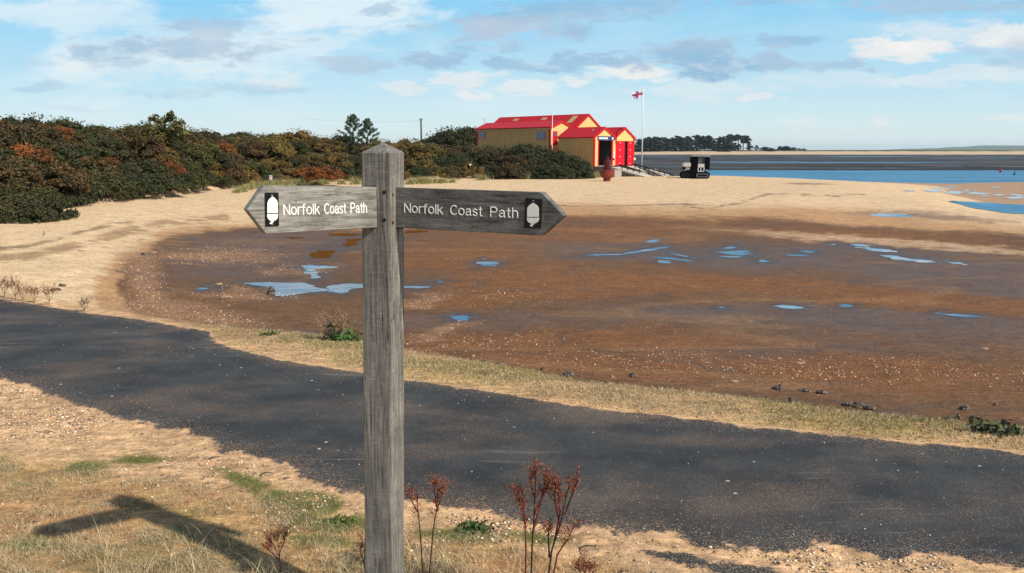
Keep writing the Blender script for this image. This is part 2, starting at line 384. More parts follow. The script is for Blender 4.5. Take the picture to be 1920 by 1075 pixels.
lay(far*sstep(-2.7, -2.1, gzv), (200,172,140), .0, .0)
lay(far*sstep(.7, 1.5, gzv), (78,84,52), .0, .0)
# dunes under the bushes
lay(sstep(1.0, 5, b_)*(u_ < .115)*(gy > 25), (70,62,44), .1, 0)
# terrace
tm = sstep(.5, -.05, S+wob3*.25)
lay(tm, (206,166,122), .5, 0)
# dry turf near the camera
turf = sstep(-14, 26, (GPY+wob3*70+wob*60)-np.interp(GPX, [0, 300, 600, 700, 900, 1200, 1500], [850, 885, 952, 985, 1015, 1085, 1140]))
turf = np.where(gy < 2.5, 1., turf)*tm*(gy < 6)
lay(turf*.8, (172,134,86), .3, 0)
tn = fbm(gx, gy, .5, 5, 81); tn2 = fbm(gx, gy, .13, 4, 83)
tn3 = fbm(gx, gy, .045, 3, 85)
lay(turf*sstep(-.02, .2, tn+tn2*.8+tn3*.8)*.6, (116,98,54), .1, 0)
lay(turf*sstep(.1, .3, tn2+tn3)*.5, (84,70,42), .1, 0)
lay(turf*sstep(.08, .28, -tn+tn2*.5)*.6, (166,112,72), .2, 0)
grn = np.zeros(N)
def pell(cx, cy, rx, ry, ang=0):
    c, s_ = math.cos(R(ang)), math.sin(R(ang)); dx = GPX+tn*60-cx; dy = GPY+tn*25-cy
    return sstep(1.35, .5, np.hypot((dx*c+dy*s_)/rx, (-dx*s_+dy*c)/ry)+tn2*.9)
GRN = [(520,930,90,12,28),(640,965,60,14,20),(590,1010,90,10,5),(150,873,50,12,0),(440,895,50,10,20),(470,915,70,9,30),(600,945,80,20,12),(600,980,60,14,5),(850,1003,85,12,6),(60,1020,50,14,0),(250,860,60,7,0),(1000,1010,60,9,5),(330,960,90,10,10)]
for e in GRN: grn = np.maximum(grn, pell(*e)*tm)
lay(grn*.75*sstep(-.15, .12, tn2+.03)*(gy < 6), (112,118,52), .0, 0)
# grass strip beyond the path
strip = tm*sstep(.9, .05, -S)*(GPX > 380)*(gy > 2)
stripn = fbm(gx, gy, .7, 4, 84)
lay(strip*.5, (186,148,98), .4, 0)
lay(strip*sstep(-.05, .12, stripn)*.6, (156,134,80), .2, 0)
lay(strip*sstep(.5, .0, -S)*sstep(0, .2, -stripn)*.6, (98,84,52), .2, 0)
strip2 = strip

def mesh_obj(name, V, Fq, mat, smooth=False, attrs=None, parent=None):
    me = bpy.data.meshes.new(name)
    V = np.asarray(V, np.float32); Fq = np.asarray(Fq, np.int32); k = Fq.shape[1]
    me.vertices.add(len(V)); me.vertices.foreach_set('co', V.ravel())
    me.loops.add(Fq.size); me.loops.foreach_set('vertex_index', Fq.ravel())
    me.polygons.add(len(Fq)); me.polygons.foreach_set('loop_start', np.arange(0, Fq.size, k, dtype=np.int32))
    me.polygons.foreach_set('use_smooth', np.full(len(Fq), smooth))
    me.update(calc_edges=True)
    for an, (ty, arr) in (attrs or {}).items():
        a = me.attributes.new(an, ty, 'POINT')
        if ty == 'FLOAT': a.data.foreach_set('value', np.asarray(arr, np.float32))
        else: a.data.foreach_set('color', np.c_[arr, np.ones(len(arr))].astype(np.float32).ravel())
    if mat: me.materials.append(mat)
    o = bpy.data.objects.new(name, me); sc.collection.objects.link(o)
    if parent: o.parent = parent
    return o
ii = np.arange(NR-1)[:, None]*NA; jj = np.arange(NA)[None]; j2 = (jj+1) % NA
quads = np.stack([ii+jj, ii+j2, ii+NA+j2, ii+NA+jj], -1).reshape(-1, 4)[:, ::-1]

def sand_nodes(q, alb_s, grit_s, wet_s):
    pos = q.new('ShaderNodeNewGeometry').outputs['Position']
    n1 = q.noise(pos, 1.1, 6, .62); n2 = q.noise(pos, 17, 6, .68); n3 = q.noise(pos, 130, 3, .6)
    n4 = q.noise(q.scale(pos, 1.1, 3.6, 1), 1.6, 8, .78); n5 = q.noise(q.scale(pos, 1, 2.2, 1), 6, 5, .8)
    k = q.math('MULTIPLY', q.mapr(n1, .3, .7, .88, 1.12, False), q.mapr(n2, .3, .7, .68, 1.30, False))
    k = q.math('MULTIPLY', k, q.mapr(n3, .3, .7, .84, 1.16, False))
    k = q.math('MULTIPLY', k, q.mapr(n4, .3, .7, .62, 1.34, False))
    k = q.math('MULTIPLY', k, q.mapr(n5, .3, .7, .58, 1.36, False))
    c = q.mix(1, alb_s, k, 'MULTIPLY')
    patch = q.mapr(q.noise(pos, 1.7, 4, .6), .3, .62)
    h = q.math('ADD', q.math('MULTIPLY', n2, .6), q.math('MULTIPLY', n3, .15))
    for sc_, th, am, cols in ((95, .5, .75, 0), (38, .42, .8, 1), (17, .42, .85, 2), (8, .34, .8, 3)):
        v = q.vor(q.vm('ADD', pos, (cols*3.1, cols*1.7, 0)), sc_)
        sp = q.new('ShaderNodeSeparateColor'); q.l.new(v.outputs['Color'], sp.inputs[0])
        dens = q.math('MULTIPLY', q.math('MULTIPLY', grit_s, patch), th)
        on = q.math('LESS_THAN', sp.outputs[0], dens)
        rd = q.mapr(sp.outputs[1], 0, 1, .22, .42, False)
        shp = q.mapr(q.math('SUBTRACT', v.outputs['Distance'], rd), 0.02, -.1, 0., 1.)
        m = q.math('MULTIPLY', on, shp)
        pc = q.mix(sp.outputs[2], lin(112, 72, 46), lin(212, 180, 146))
        pc = q.mix(q.math('GREATER_THAN', sp.outputs[2], .86), pc, lin(72, 62, 58))
        pc = q.mix(.45, pc, q.mix(1, c, (1.35, 1.35, 1.35), 'MULTIPLY'))
        c = q.mix(q.math('MULTIPLY', m, am), c, pc)
        h = q.math('ADD', h, q.math('MULTIPLY', m, .35+.25*cols))
    # small dark bits
    v = q.vor(pos, 29); sp = q.new('ShaderNodeSeparateColor'); q.l.new(v.outputs['Color'], sp.inputs[0])
    m = q.math('MULTIPLY', q.math('LESS_THAN', sp.outputs[0], .035), q.mapr(v.outputs['Distance'], .34, .2))
    c = q.mix(q.math('MULTIPLY', m, .6), c, lin(66, 50, 40))
    return c, h, pos
M_ground, q = material('ground_cover')
c, h, pos = sand_nodes(q, q.attr('alb', 'Color'), q.attr('grit'), q.attr('wet'))
q.put(q.b.inputs['Base Color'], c)
q.put(q.b.inputs['Roughness'], q.mapr(q.math('ADD', q.attr('wet'), q.math('MULTIPLY', q.math('SUBTRACT', q.noise(pos, .5, 4, .6), .5), .5)), .2, 1., .95, .42, False))
q.put(q.b.inputs['Specular IOR Level'], q.mapr(q.attr('wet'), 0, 1, .12, .4, False))
q.put(q.b.inputs['Normal'], q.bump(q.math('ADD', h, q.math('MULTIPLY', q.noise(q.scale(pos, 1, 2.2, 1), 3.2, 5, .65), 1.6)), .8, .028))
g = mesh_obj('ground', np.c_[gx, gy, gzv], quads, M_ground, True,
   {'alb': ('FLOAT_COLOR', alb), 'grit': ('FLOAT', grit), 'wet': ('FLOAT', wet)})
g['kind'] = 'structure'

# path sheet
keep = (dpath[quads] > -.06).all(axis=1) & (gy[quads] > -8).all(axis=1)
pq = quads[keep]; used = np.unique(pq); rm = np.full(N, -1); rm[used] = np.arange(len(used))
M_path, q = material('asphalt')
sand, hs, pos = sand_nodes(q, lin(204, 162, 118), .8, 0.)
dp = q.attr('dpath')
n1 = q.noise(pos, 2.2, 6, .65); n2 = q.noise(pos, 60, 4, .7); n3 = q.noise(q.scale(pos, 1, 3.5, 1), 3, 6, .6)
asp = q.mix(q.mapr(n1, .3, .7), lin(46, 46, 46), lin(66, 65, 62))
asp = q.mix(q.mapr(n3, .52, .75, 0, .35), asp, lin(44, 46, 49))
asp = q.mix(1, asp, q.mapr(n2, .3, .7, .72, 1.28, False), 'MULTIPLY')
# grains of sand blown on to the tarmac, in drifts
drift = q.mapr(q.noise(q.vm('ADD', q.scale(pos, .7, 1.2, 1), (4, 2, 0)), 1.5, 5, .62), .40, .72)
for sc_, th in ((230, .5), (130, .2)):
    v = q.vor(pos, sc_); sp = q.new('ShaderNodeSeparateColor'); q.l.new(v.outputs['Color'], sp.inputs[0])
    on = q.math('LESS_THAN', sp.outputs[0], q.math('ADD', q.math('MULTIPLY', drift, th), .012))
    m = q.math('MULTIPLY', on, q.mapr(v.outputs['Distance'], .42, .25))
    asp = q.mix(q.math('MULTIPLY', m, .75), asp, q.mix(sp.outputs[1], lin(120, 92, 70), lin(200, 160, 122)))
asp = q.mix(q.math('MULTIPLY', drift, .16), asp, lin(150, 122, 96))
v = q.vor(pos, 9); sp = q.new('ShaderNodeSeparateColor'); q.l.new(v.outputs['Color'], sp.inputs[0])
m = q.math('MULTIPLY', q.math('LESS_THAN', sp.outputs[0], .14), q.mapr(v.outputs['Distance'], .12, .06))
asp = q.mix(m, asp, lin(190, 176, 158))
# scuffs and thin scratches
for rz, s_ in ((.5, 1.), (-.35, 1.3), (1.4, .9)):
    mp = q.new('ShaderNodeMapping'); q.l.new(pos, mp.inputs[0]); mp.inputs['Rotation'].default_value = (0, 0, rz); mp.inputs['Scale'].default_value = (.5*s_, 9*s_, 1)
    nn = q.noise(mp.outputs[0], 1.6, 5, .5, .3); msk = q.noise(pos, .9, 3, .5)
    m = q.math('MULTIPLY', q.mapr(nn, .64, .70, 0, .34), q.mapr(msk, .5, .65))
    asp = q.mix(m, asp, lin(140, 138, 134))
ed = q.math('ADD', q.math('ADD', dp, q.math('MULTIPLY', q.math('SUBTRACT', q.noise(pos, 4, 6, .65), .5), .34)), q.math('MULTIPLY', q.math('SUBTRACT', q.noise(pos, 45, 4, .7), .5), .14))
em = q.mapr(ed, .06, .02)
# near edge gets a wider scatter of gravel
near_sc = q.math('MULTIPLY', q.mapr(ed, .28, .0), .42)
v = q.vor(pos, 170); sp = q.new('ShaderNodeSeparateColor'); q.l.new(v.outputs['Color'], sp.inputs[0])
m = q.math('MULTIPLY', q.math('LESS_THAN', sp.outputs[0], near_sc), q.mapr(v.outputs['Distance'], .5, .3))
asp = q.mix(m, asp, lin(186, 148, 110))
q.put(q.b.inputs['Base Color'], q.mix(em, asp, sand))
q.put(q.b.inputs['Roughness'], .8); q.put(q.b.inputs['Specular IOR Level'], .3)
q.put(q.b.inputs['Normal'], q.bump(q.math('ADD', n2, q.math('MULTIPLY', q.math('MULTIPLY', hs, em), .6)), .6, .008))
po = mesh_obj('path', np.c_[gx, gy, gzv-.004+.010*sstep(-.03, .05, dpath)][used], rm[pq], M_path, True, {'dpath': ('FLOAT', dpath[used])})
po['kind'] = 'structure'

# ------------------------------------------------------------------ object helpers
def tag(o, label=None, cat=None, group=None, kind=None):
    for k_, v_ in (('label', label), ('category', cat), ('group', group), ('kind', kind)):
        if v_: o[k_] = v_
    return o
def empty(name, loc, rz=0., label=None, cat=None, group=None):
    o = bpy.data.objects.new(name, None); sc.collection.objects.link(o); o.location = loc; o.rotation_euler = (0, 0, rz)
    o.empty_display_size = .2
    return tag(o, label, cat, group)
class MB:
    def __init__(s): s.v = []; s.f = []
    def add(s, V, Fc):
        k = len(s.v); s.v += [tuple(map(float, p)) for p in V]; s.f += [tuple(i+k for i in f) for f in Fc]; return s
    def box(s, c, d, M=None):
        V = [Vector((c[0]+a*d[0]/2, c[1]+b*d[1]/2, c[2]+e*d[2]/2)) for a in (-1, 1) for b in (-1, 1) for e in (-1, 1)]
        if M is not None: V = [M @ p for p in V]
        return s.add(V, [(0,1,3,2),(4,6,7,5),(0,4,5,1),(2,3,7,6),(0,2,6,4),(1,5,7,3)])
    def bar(s, a, b, w, h=None):
        a = Vector(a); b = Vector(b); h = h or w; d = b-a; L = d.length
        M = Matrix.Translation((a+b)/2) @ d.to_track_quat('Y', 'Z').to_matrix().to_4x4()
        return s.box((0, 0, 0), (w, L, h), M)
    def tube(s, pts, rs, n=8, cap=True):
        pts = [Vector(p) for p in pts]; rings = []
        base = len(s.v); V = []; Fc = []
        for i, p in enumerate(pts):
            t = (pts[min(i+1, len(pts)-1)]-pts[max(i-1, 0)]).normalized()
            x = t.orthogonal().normalized() if i == 0 else (x-t*x.dot(t)).normalized()
            y = t.cross(x); r = rs[i] if hasattr(rs, '__len__') else rs
            V += [p+(x*math.cos(2*math.pi*k/n)+y*math.sin(2*math.pi*k/n))*r for k in range(n)]
        for i in range(len(pts)-1):
            for k in range(n):
                k2 = (k+1) % n; Fc.append((i*n+k, i*n+k2, (i+1)*n+k2, (i+1)*n+k))
        if cap: Fc.append(tuple(range(n))[::-1]); Fc.append(tuple((len(pts)-1)*n+k for k in range(n)))
        return s.add(V, Fc)
    def lathe(s, prof, n=20, c=(0, 0, 0)):
        V = []; Fc = []
        for r, z in prof: V += [(c[0]+r*math.cos(2*math.pi*k/n), c[1]+r*math.sin(2*math.pi*k/n), c[2]+z) for k in range(n)]
        for i in range(len(prof)-1):
            for k in range(n):
                k2 = (k+1) % n; Fc.append((i*n+k, i*n+k2, (i+1)*n+k2, (i+1)*n+k))
        Fc.append(tuple(range(n))[::-1]); Fc.append(tuple((len(prof)-1)*n+k for k in range(n)))
        return s.add(V, Fc)
    def prism(s, P, off):                     # polygon of 3D points, extruded by off
        n = len(P); off = Vector(off); P = [Vector(p) for p in P]
        return s.add(P+[p+off for p in P], [tuple(range(n)), tuple(range(n, 2*n))[::-1]]+[(i, i+n, (i+1) % n+n, (i+1) % n) for i in range(n)])
    def build(s, name, mat, parent=None, smooth=False, bevel=0):
        me = bpy.data.meshes.new(name); me.from_pydata(s.v, [], s.f); me.materials.append(mat)
        if smooth:
            for p in me.polygons: p.use_smooth = True
        me.update()
        import bmesh
        bm = bmesh.new(); bm.from_mesh(me); bmesh.ops.recalc_face_normals(bm, faces=bm.faces)
        if bevel: bmesh.ops.bevel(bm, geom=[e for e in bm.edges if len(e.link_faces) == 2 and e.calc_face_angle(0) > .5], offset=bevel, segments=2, affect='EDGES')
        bm.to_mesh(me); bm.free()
        o = bpy.data.objects.new(name, me); sc.collection.objects.link(o)
        if parent: o.parent = parent
        return o
rng = np.random.default_rng(7); random.seed(7)

# ------------------------------------------------------------------ water
M_water, q = material('water')
pos = q.new('ShaderNodeNewGeometry').outputs['Position']
n = q.math('ADD', q.noise(q.scale(pos, 1, 1.6, 1), .9, 5, .6), q.math('MULTIPLY', q.noise(pos, .12, 3, .5), 1.5))
q.put(q.b.inputs['Base Color'], q.mix(q.mapr(q.noise(q.scale(pos, .03, .2, 1), 1, 4, .6), .35, .65), lin(36, 96, 132), lin(62, 128, 162)))
q.put(q.b.inputs['Roughness'], .28); q.put(q.b.inputs['Specular IOR Level'], .25); q.put(q.b.inputs['IOR'], 1.2)
q.put(q.b.inputs['Normal'], q.bump(n, 1.0, .5))
V = [(4, 60, WATER_Z), (4000, 60, WATER_Z), (4000, 935, WATER_Z), (4, 935, WATER_Z)]
o = mesh_obj('water', V, [(0, 1, 2, 3)], M_water); o['kind'] = 'structure'
M_pud, q = material('still_water')
pos = q.new('ShaderNodeNewGeometry').outputs['Position']
q.put(q.b.inputs['Base Color'], lin(30, 56, 84)); q.put(q.b.inputs['Roughness'], .04); q.put(q.b.inputs['IOR'], 1.55); q.put(q.b.inputs['Specular IOR Level'], .7)
q.put(q.b.inputs['Normal'], q.bump(q.noise(pos, 5, 3, .5), .12, .01))
M_amb, q = material('amber_water')
q.put(q.b.inputs['Base Color'], lin(98, 62, 28)); q.put(q.b.inputs['Roughness'], .3); q.put(q.b.inputs['Specular IOR Level'], .0); q.put(q.b.inputs['IOR'], 1.06)
M_puw, q = material('sky_glint_water')
q.put(q.b.inputs['Base Color'], lin(120, 132, 140)); q.put(q.b.inputs['Roughness'], .03); q.put(q.b.inputs['IOR'], 2.2); q.put(q.b.inputs['Specular IOR Level'], 1.)  # pale base colour stands in for sky reflected by the thin streaks
def noisy(P, seed, amp, n=6):
    out = []
    for i in range(len(P)):
        a = P[i]; b = P[(i+1) % len(P)]
        for k in range(n):
            t = k/n; x = a[0]+(b[0]-a[0])*t; y = a[1]+(b[1]-a[1])*t
            out.append((x+float(fbm(np.array([x]), np.array([y]), 12, 3, seed)[0])*amp*3, y+float(fbm(np.array([x]), np.array([y]), 12, 3, seed+9)[0])*amp))
    return out
def puddle(P, mat=None, seed=1, amp=5, z0=-2.7, lift=.006, name='puddle', flat=False, bias=0.):
    Pa = np.array(P, float); x0, y0 = Pa.min(0)-3; x1, y1 = Pa.max(0)+3; hh = max(1.2, (y1-y0-6)/2)
    sx_ = max(.8, (x1-x0)/150); sy_ = max(.16, min(.5, (y1-y0)/60)); XX, YY = np.meshgrid(np.arange(x0, x1, sx_), np.arange(y0, y1, sy_)); ny_, nx_ = XX.shape
    ws = min(1., hh/6+.25)
    gxx, gyy, gzz = ground_v(XX.ravel(), YY.ravel(), z0)
    asp = 5.                                 # distances measured with y stretched (foreshortened ground)
    f = sdf(XX.ravel(), YY.ravel()*asp, Pa*np.array([1, asp]))
    dsc = np.hypot(gxx, gyy)/20
    f = f+(fbm(gxx*.4, gyy, (.55 if hh > 5 else .4)*dsc.mean(), 5, seed, .62)*3.4+fbm(gxx*.5, gyy, .14*dsc.mean(), 3, seed+3)*1.2)*amp*ws*(2.2 if hh > 5 else 5.)-bias
    f = f.reshape(ny_, nx_)
    vid = {}; V = []; Fc = []
    co = np.stack([gxx, gyy, gzz+lift], -1).reshape(ny_, nx_, 3)
    if flat: co[..., 2] = float(np.median(gzz[f.ravel() > 0]))+lift
    def node(i, j):
        k = (i, j)
        if k not in vid: vid[k] = len(V); V.append(tuple(co[i, j]))
        return vid[k]
    def cut(a, b):
        k = (a, b) if a < b else (b, a)
        if k not in vid:
            fa, fb = f[k[0]], f[k[1]]; t = fa/(fa-fb); vid[k] = len(V); V.append(tuple(co[k[0]]*(1-t)+co[k[1]]*t))
        return vid[k]
    pos_ = f > 0
    any_ = pos_[:-1, :-1] | pos_[1:, :-1] | pos_[:-1, 1:] | pos_[1:, 1:]
    for i, j in zip(*np.nonzero(any_)):
        cs = [(i, j), (i+1, j), (i+1, j+1), (i, j+1)]; out = []
        for k in range(4):
            a_, b_ = cs[k], cs[(k+1) % 4]
            if pos_[a_]: out.append(node(*a_))
            if pos_[a_] != pos_[b_]: out.append(cut(a_, b_))
        if len(out) >= 3: Fc.append(tuple(out))
    if not Fc: return None
    me = bpy.data.meshes.new(name); me.from_pydata(V, [], Fc); me.materials.append(mat or M_pud); me.update()
    if sum(p.normal.z for p in me.polygons) < 0: me.flip_normals()
    for p in me.polygons: p.use_smooth = True
    o = bpy.data.objects.new(name, me); sc.collection.objects.link(o)
    o['kind'] = 'structure'; return o
for i, P in enumerate(PUD): puddle(P, M_puw if 16 < i < 24 else None, i*5, 4 if i < 8 else 2.5)
for i, (P, bi, mt_) in enumerate([(strip_p(1345,474,1412,476,6), 10., None), (strip_p(1596,462,1700,478,5), 10., 1), (strip_p(1630,480,1770,494,4), 9., 1), (strip_p(1760,492,1830,500,3), 9., 1), (strip_p(1440,478,1540,480,5), 15., None), (strip_p(1740,588,1840,595,4), 10., None), (strip_p(1180,480,1340,492,5), 15., None)]):
    puddle(P, M_puw if mt_ else None, 200+i*7, 4, bias=bi)
for i, P in enumerate([[(583,478),(598,469),(627,470),(616,484),(592,484)], [(640,459),(655,449),(676,448),(668,460),(648,466)], strip_p(536,447,568,446,2.6), strip_p(620,440,676,441,2.5), strip_p(755,436,800,434,2)]):
    puddle(P, M_amb, 90+i*3, 4, name='amber_pool')  # flat amber brown base colour, specular off
puddle([(1628,402),(1650,400),(1690,402),(1712,406),(1680,407),(1645,405)], None, 120, 1.5)
for i, P in enumerate([strip_p(1730,358,1768,359,2.4), strip_p(1745,354,1790,354,1.2), strip_p(1770,361,1812,362,2.6), strip_p(1800,358,1822,359,1.8), strip_p(1812,363,1856,364,2.2), strip_p(1824,354,1832,362,1.6),
  strip_p(1838,367,1855,368,1.2), strip_p(1862,366,1884,366,1.4), strip_p(1880,372,1930,371,2), strip_p(1888,365,1925,368,1.6), strip_p(1690,358,1715,359,1.), strip_p(1850,352,1880,352,.8), strip_p(1770,350,1800,350,.6)]):
    puddle(P, None, 130+i*3, 1.2, -3.15, .03)
puddle([(1776,378),(1820,379),(1880,383),(1990,388),(1990,412),(1930,404),(1880,400),(1830,392)], M_water, 180, 1.5, -3.15, .03, 'tidal_channel')

# ------------------------------------------------------------------ hills
V = []; Fc = []
nh = 60
for i in range(nh+1):
    px = 1560+i*14; Y = 7000; x = (px-CX)/F*Y
    hgt = -10+42*max(0, min(1, (px-1730)/150))+7*math.sin(i*.5)+4*math.sin(i*1.7)
    V += [(x, Y, -3), (x, Y, CZ+max(hgt*1.05, 2)), (x, Y+900, CZ+max(hgt*1.25, 2)), (x, Y+2200, -3)]
for i in range(nh):
    for k in range(3): Fc.append((4*i+k, 4*i+k+1, 4*i+5+k, 4*i+4+k))
M_hill = simple('hill_fields', lin(84, 104, 72), .95, var=.25, nscale=.004)
o = mesh_obj('hills', V, Fc, M_hill, True); o['kind'] = 'structure'

# ------------------------------------------------------------------ foliage generators
def leaf_quads(Pn, Nn, size, asp=1.6, rot=None):
    n = len(Pn); Nn = Nn/np.linalg.norm(Nn, axis=1, keepdims=True)
    r = rng.normal(size=(n, 3)); a = np.cross(Nn, r); a /= np.linalg.norm(a, axis=1, keepdims=True)+1e-9; b = np.cross(Nn, a)
    s = np.asarray(size)*np.ones(n); s = s[:, None]
    V = np.stack([Pn-a*s*.5*asp, Pn-b*s*.5, Pn+a*s*.5*asp, Pn+b*s*.5], 1).reshape(-1, 3)
    return V, np.arange(4*n).reshape(n, 4)
def lobes_cloud(centres, radii, per, size, flat=.8, hollow=.72, up=.25):
    Ps = []; Ns = []; Ts = []
    for c, r in zip(centres, radii):
        k = max(12, int(per*r*r))
        d = rng.normal(size=(k, 3)); d /= np.linalg.norm(d, axis=1, keepdims=True)
        d[:, 2] = np.where(d[:, 2] < -.3, -d[:, 2], d[:, 2])
        rr = r*(hollow+(1-hollow)*rng.random(k))*(1+.18*np.sin(d[:, 0]*7+r*9)*np.sin(d[:, 1]*6+c[0]*5)*np.cos(d[:, 2]*7))
        Ps.append(np.array(c)+d*rr[:, None]*np.array([1, 1, flat])); Ns.append(d*.8+rng.normal(size=(k, 3))*.75+np.array([0, 0, up]))
        Ts.append(np.full(k, rng.random())*.6+rng.random(k)*.4)
    P = np.concatenate(Ps); Nn = np.concatenate(Ns); T = np.concatenate(Ts)
    V, Fq = leaf_quads(P, Nn, size*(.6+.8*rng.random(len(P))))
    return V, Fq, np.repeat(T, 4)
M_leaf, q = material('scrub_leaves')
oi = q.new('ShaderNodeObjectInfo'); pos = q.new('ShaderNodeNewGeometry').outputs['Position']
n1 = q.noise(pos, .55, 4, .6); n2 = q.noise(q.vm('ADD', pos, (9, 2, 4)), 1.6, 4, .6)
t = q.attr('tint')
c = q.mix(q.mapr(t, 0, 1, .25, .95, False), q.mix(1, oi.outputs['Color'], (.38, .41, .36), 'MULTIPLY'), q.mix(1, oi.outputs['Color'], (1.8, 1.6, 1.15), 'MULTIPLY'))
c = q.mix(q.mapr(n2, .52, .68, 0, .5), c, (.125, .062, .026))
c = q.mix(q.math('MULTIPLY', q.mapr(q.noise(q.vm('ADD', pos, (1, 8, 3)), .8, 5, .7), .60, .70, 0, .4), t), c, (.20, .08, .026))
n3_ = q.noise(q.vm('ADD', pos, (5, 5, 1)), 1.1, 4, .65)
c = q.mix(q.mapr(n3_, .50, .60, 0, .75), c, (.032, .042, .018))
c = q.mix(q.mapr(n1, .52, .72, 0, .45), c, (.05, .05, .022))
q.put(q.b.inputs['Base Color'], c); q.put(q.b.inputs['Roughness'], .65); q.put(q.b.inputs['Specular IOR Level'], .2)
M_core, q = material('inner_twigs'); q.put(q.b.inputs['Base Color'], (.018, .016, .011)); q.put(q.b.inputs['Roughness'], .9)
M_bark = simple('bark', lin(92, 74, 58), .9, var=.3, nscale=8, bump=.5)
bush_meshes = []
for i in range(9):
    nl = 24+i % 4*4; cen = []; rad_ = []
    for k in range(nl):
        a = random.uniform(0, 6.283); rr = 1.9*math.sqrt(random.random()); zz = random.uniform(.35, 1.0)*(1.9-.35*rr)+.25
        cen.append((rr*math.cos(a), rr*math.sin(a), zz)); rad_.append(random.uniform(.32, .75))
    for k in range(10):
        a = k*.628+random.uniform(-.2, .2); cen.append((1.9*math.cos(a), 1.9*math.sin(a), random.uniform(.3, .8))); rad_.append(random.uniform(.45, .7))
    V, Fq, T = lobes_cloud(cen, rad_, 1150, .098)
    # loose sprays above the outline
    k = 260; d = rng.normal(size=(k, 3)); d /= np.linalg.norm(d, axis=1, keepdims=True); d[:, 2] = abs(d[:, 2])
    Pq = d*np.array([2.3, 2.3, 2.35])*(1+.14*rng.random((k, 1))); V2, F2 = leaf_quads(Pq, rng.normal(size=(k, 3)), .11, 2.2)
    Fq = np.r_[Fq, F2+len(V)]; V = np.r_[V, V2]; T = np.r_[T, np.full(len(V2), .8)]
    o = mesh_obj('bush', V, Fq, M_leaf, False, {'tint': ('FLOAT', T)}); me = o.data; bpy.data.objects.remove(o); bush_meshes.append(me)
KIND = {'dark': ((.036, .044, .020), 'dark green scrub bush in the thicket along the dune'),
        'brown': ((.068, .048, .024), 'brownish green scrub bush in the thicket along the dune'),
        'olive': ((.135, .098, .036), 'olive yellow scrub bush standing out of the darker thicket'),
        'orange': ((.21, .078, .027), 'orange berried scrub bush low in the dark thicket'),
        'green': ((.062, .070, .024), 'mid green scrub bush in the thicket along the dune')}
OR = [(110,247,36),(65,285,40),(320,312,34),(415,275,30),(612,322,34),(575,320,22),(215,300,18),(1065,262,1),(760,300,20)]
OL = [(505,285,48),(600,262,45),(370,300,30),(430,275,30),(720,275,40)]
nb = 0
def add_bush(x, y, s, kind, sz=1., dz=0.):
    o = bpy.data.objects.new('bush', random.choice(bush_meshes)); sc.collection.objects.link(o)
    o.location = (x, y, gz(x, y)-.25+dz); o.rotation_euler = (0, 0, random.uniform(0, 6.28)); o.scale = (s, s*random.uniform(.9, 1.1), s*sz)
    c, lb = KIND[kind]; j = random.uniform(.8, 1.25); o.color = (c[0]*j*random.uniform(.9, 1.15), c[1]*j, c[2]*j, 1)
    tag(o, lb, 'bush', kind+' bushes of the dune thicket'); return o
# rows along the dune foot, one behind the other
cum = [0.]
L = [Vector(G(a, b, -1.95)) for a, b in LINE]
for i in range(1, len(L)): cum.append(cum[-1]+(L[i]-L[i-1]).length)
for row, (dep, sp_) in enumerate(((1.8, 2.9), (4.6, 3.2), (8, 3.5), (11.5, 3.8), (15, 4.0), (19.5, 4.8))):
    s_ = random.uniform(0, 2)
    while s_ < cum[-1]-(1.0 if row < 2 else 2.5 if row < 3 else 5+row):
        i = max(k for k in range(len(cum)) if cum[k] <= s_); i = min(i, len(L)-2)
        t_ = (s_-cum[i])/(cum[i+1]-cum[i]); p = L[i].lerp(L[i+1], t_); d = (L[i+1]-L[i]).normalized(); nrm = Vector((-d.y, d.x))
        jx = dep+random.uniform(-.9, .9)
        x, y = p.x+nrm.x*jx*.6, p.y+jx*1.05
        ppx, ppy = proj(np.array([x]), np.array([y]), np.array([gz(x, y)+1.6])); ppx = float(ppx[0]); ppy = float(ppy[0])
        kd = random.choices(['dark', 'brown', 'green', 'olive'], [5.5, 3.4, 1.6, .3])[0]
        if 430 < ppx < 900 and random.random() < .22: kd = 'olive'
        if row < 1 and ppx < 420: kd = random.choice(['dark', 'dark', 'green'])
        for a, b, r_ in OL:
            if math.hypot(ppx-a, (ppy-b)*1.5) < r_*.62: kd = 'olive'
        sc_ = random.uniform(.78, 1.15)*(.8 if row == 0 else 1)
        if ppx > 1000: sc_ *= .8
        if ppx > -260:
            add_bush(x, y, sc_, kd, random.uniform(.8, 1.05)); nb += 1
        s_ += sp_*random.uniform(.8, 1.15)
# clumps with orange berries, low on the front
for a, b, r_ in OR[:7]:
    # walk out along the ray until we pass through the front of the thicket
    best = None
    for Yi in np.arange(38, 130, .5):
        p = at(a, b, Yi)
        if p.z < gz(p.x, p.y)+1.5: best = p; break
    if best is None: continue
    o = add_bush(best.x, best.y-.9, r_/F*best.y*2/4.6, 'orange', .8)
    o.location.z = best.z-r_/F*best.y*.5
# bushes before the boathouse
for a, b, Y, s in [(930,300,112,1.05),(950,296,114,1.1),(975,292,113,1.1),(992,292,112,1.15),(1012,296,112,1.1),(1034,300,112,1.05),(1052,304,111,1.),(965,305,110,1.),(905,300,116,1.1),(1070,310,110,.95),(1086,316,109,.8),(985,322,107,1.05),(1010,318,108,1.2),(1040,318,109,1.25),(1070,322,108,1.1),(1092,328,106,.7),(960,325,106,1.0),(1020,326,105,.9),(1055,328,104.5,.8),(1000,300,113,1.),(35,398,41,.7),(80,396,43,.75)]:
    p = at(a, b, Y); o = add_bush(p.x, p.y, s, 'dark' if a < 100 or a > 1000 or b < 297 else 'brown', .95); o.location.z = max(o.location.z, p.z-.9*s) if a > 100 else o.location.z

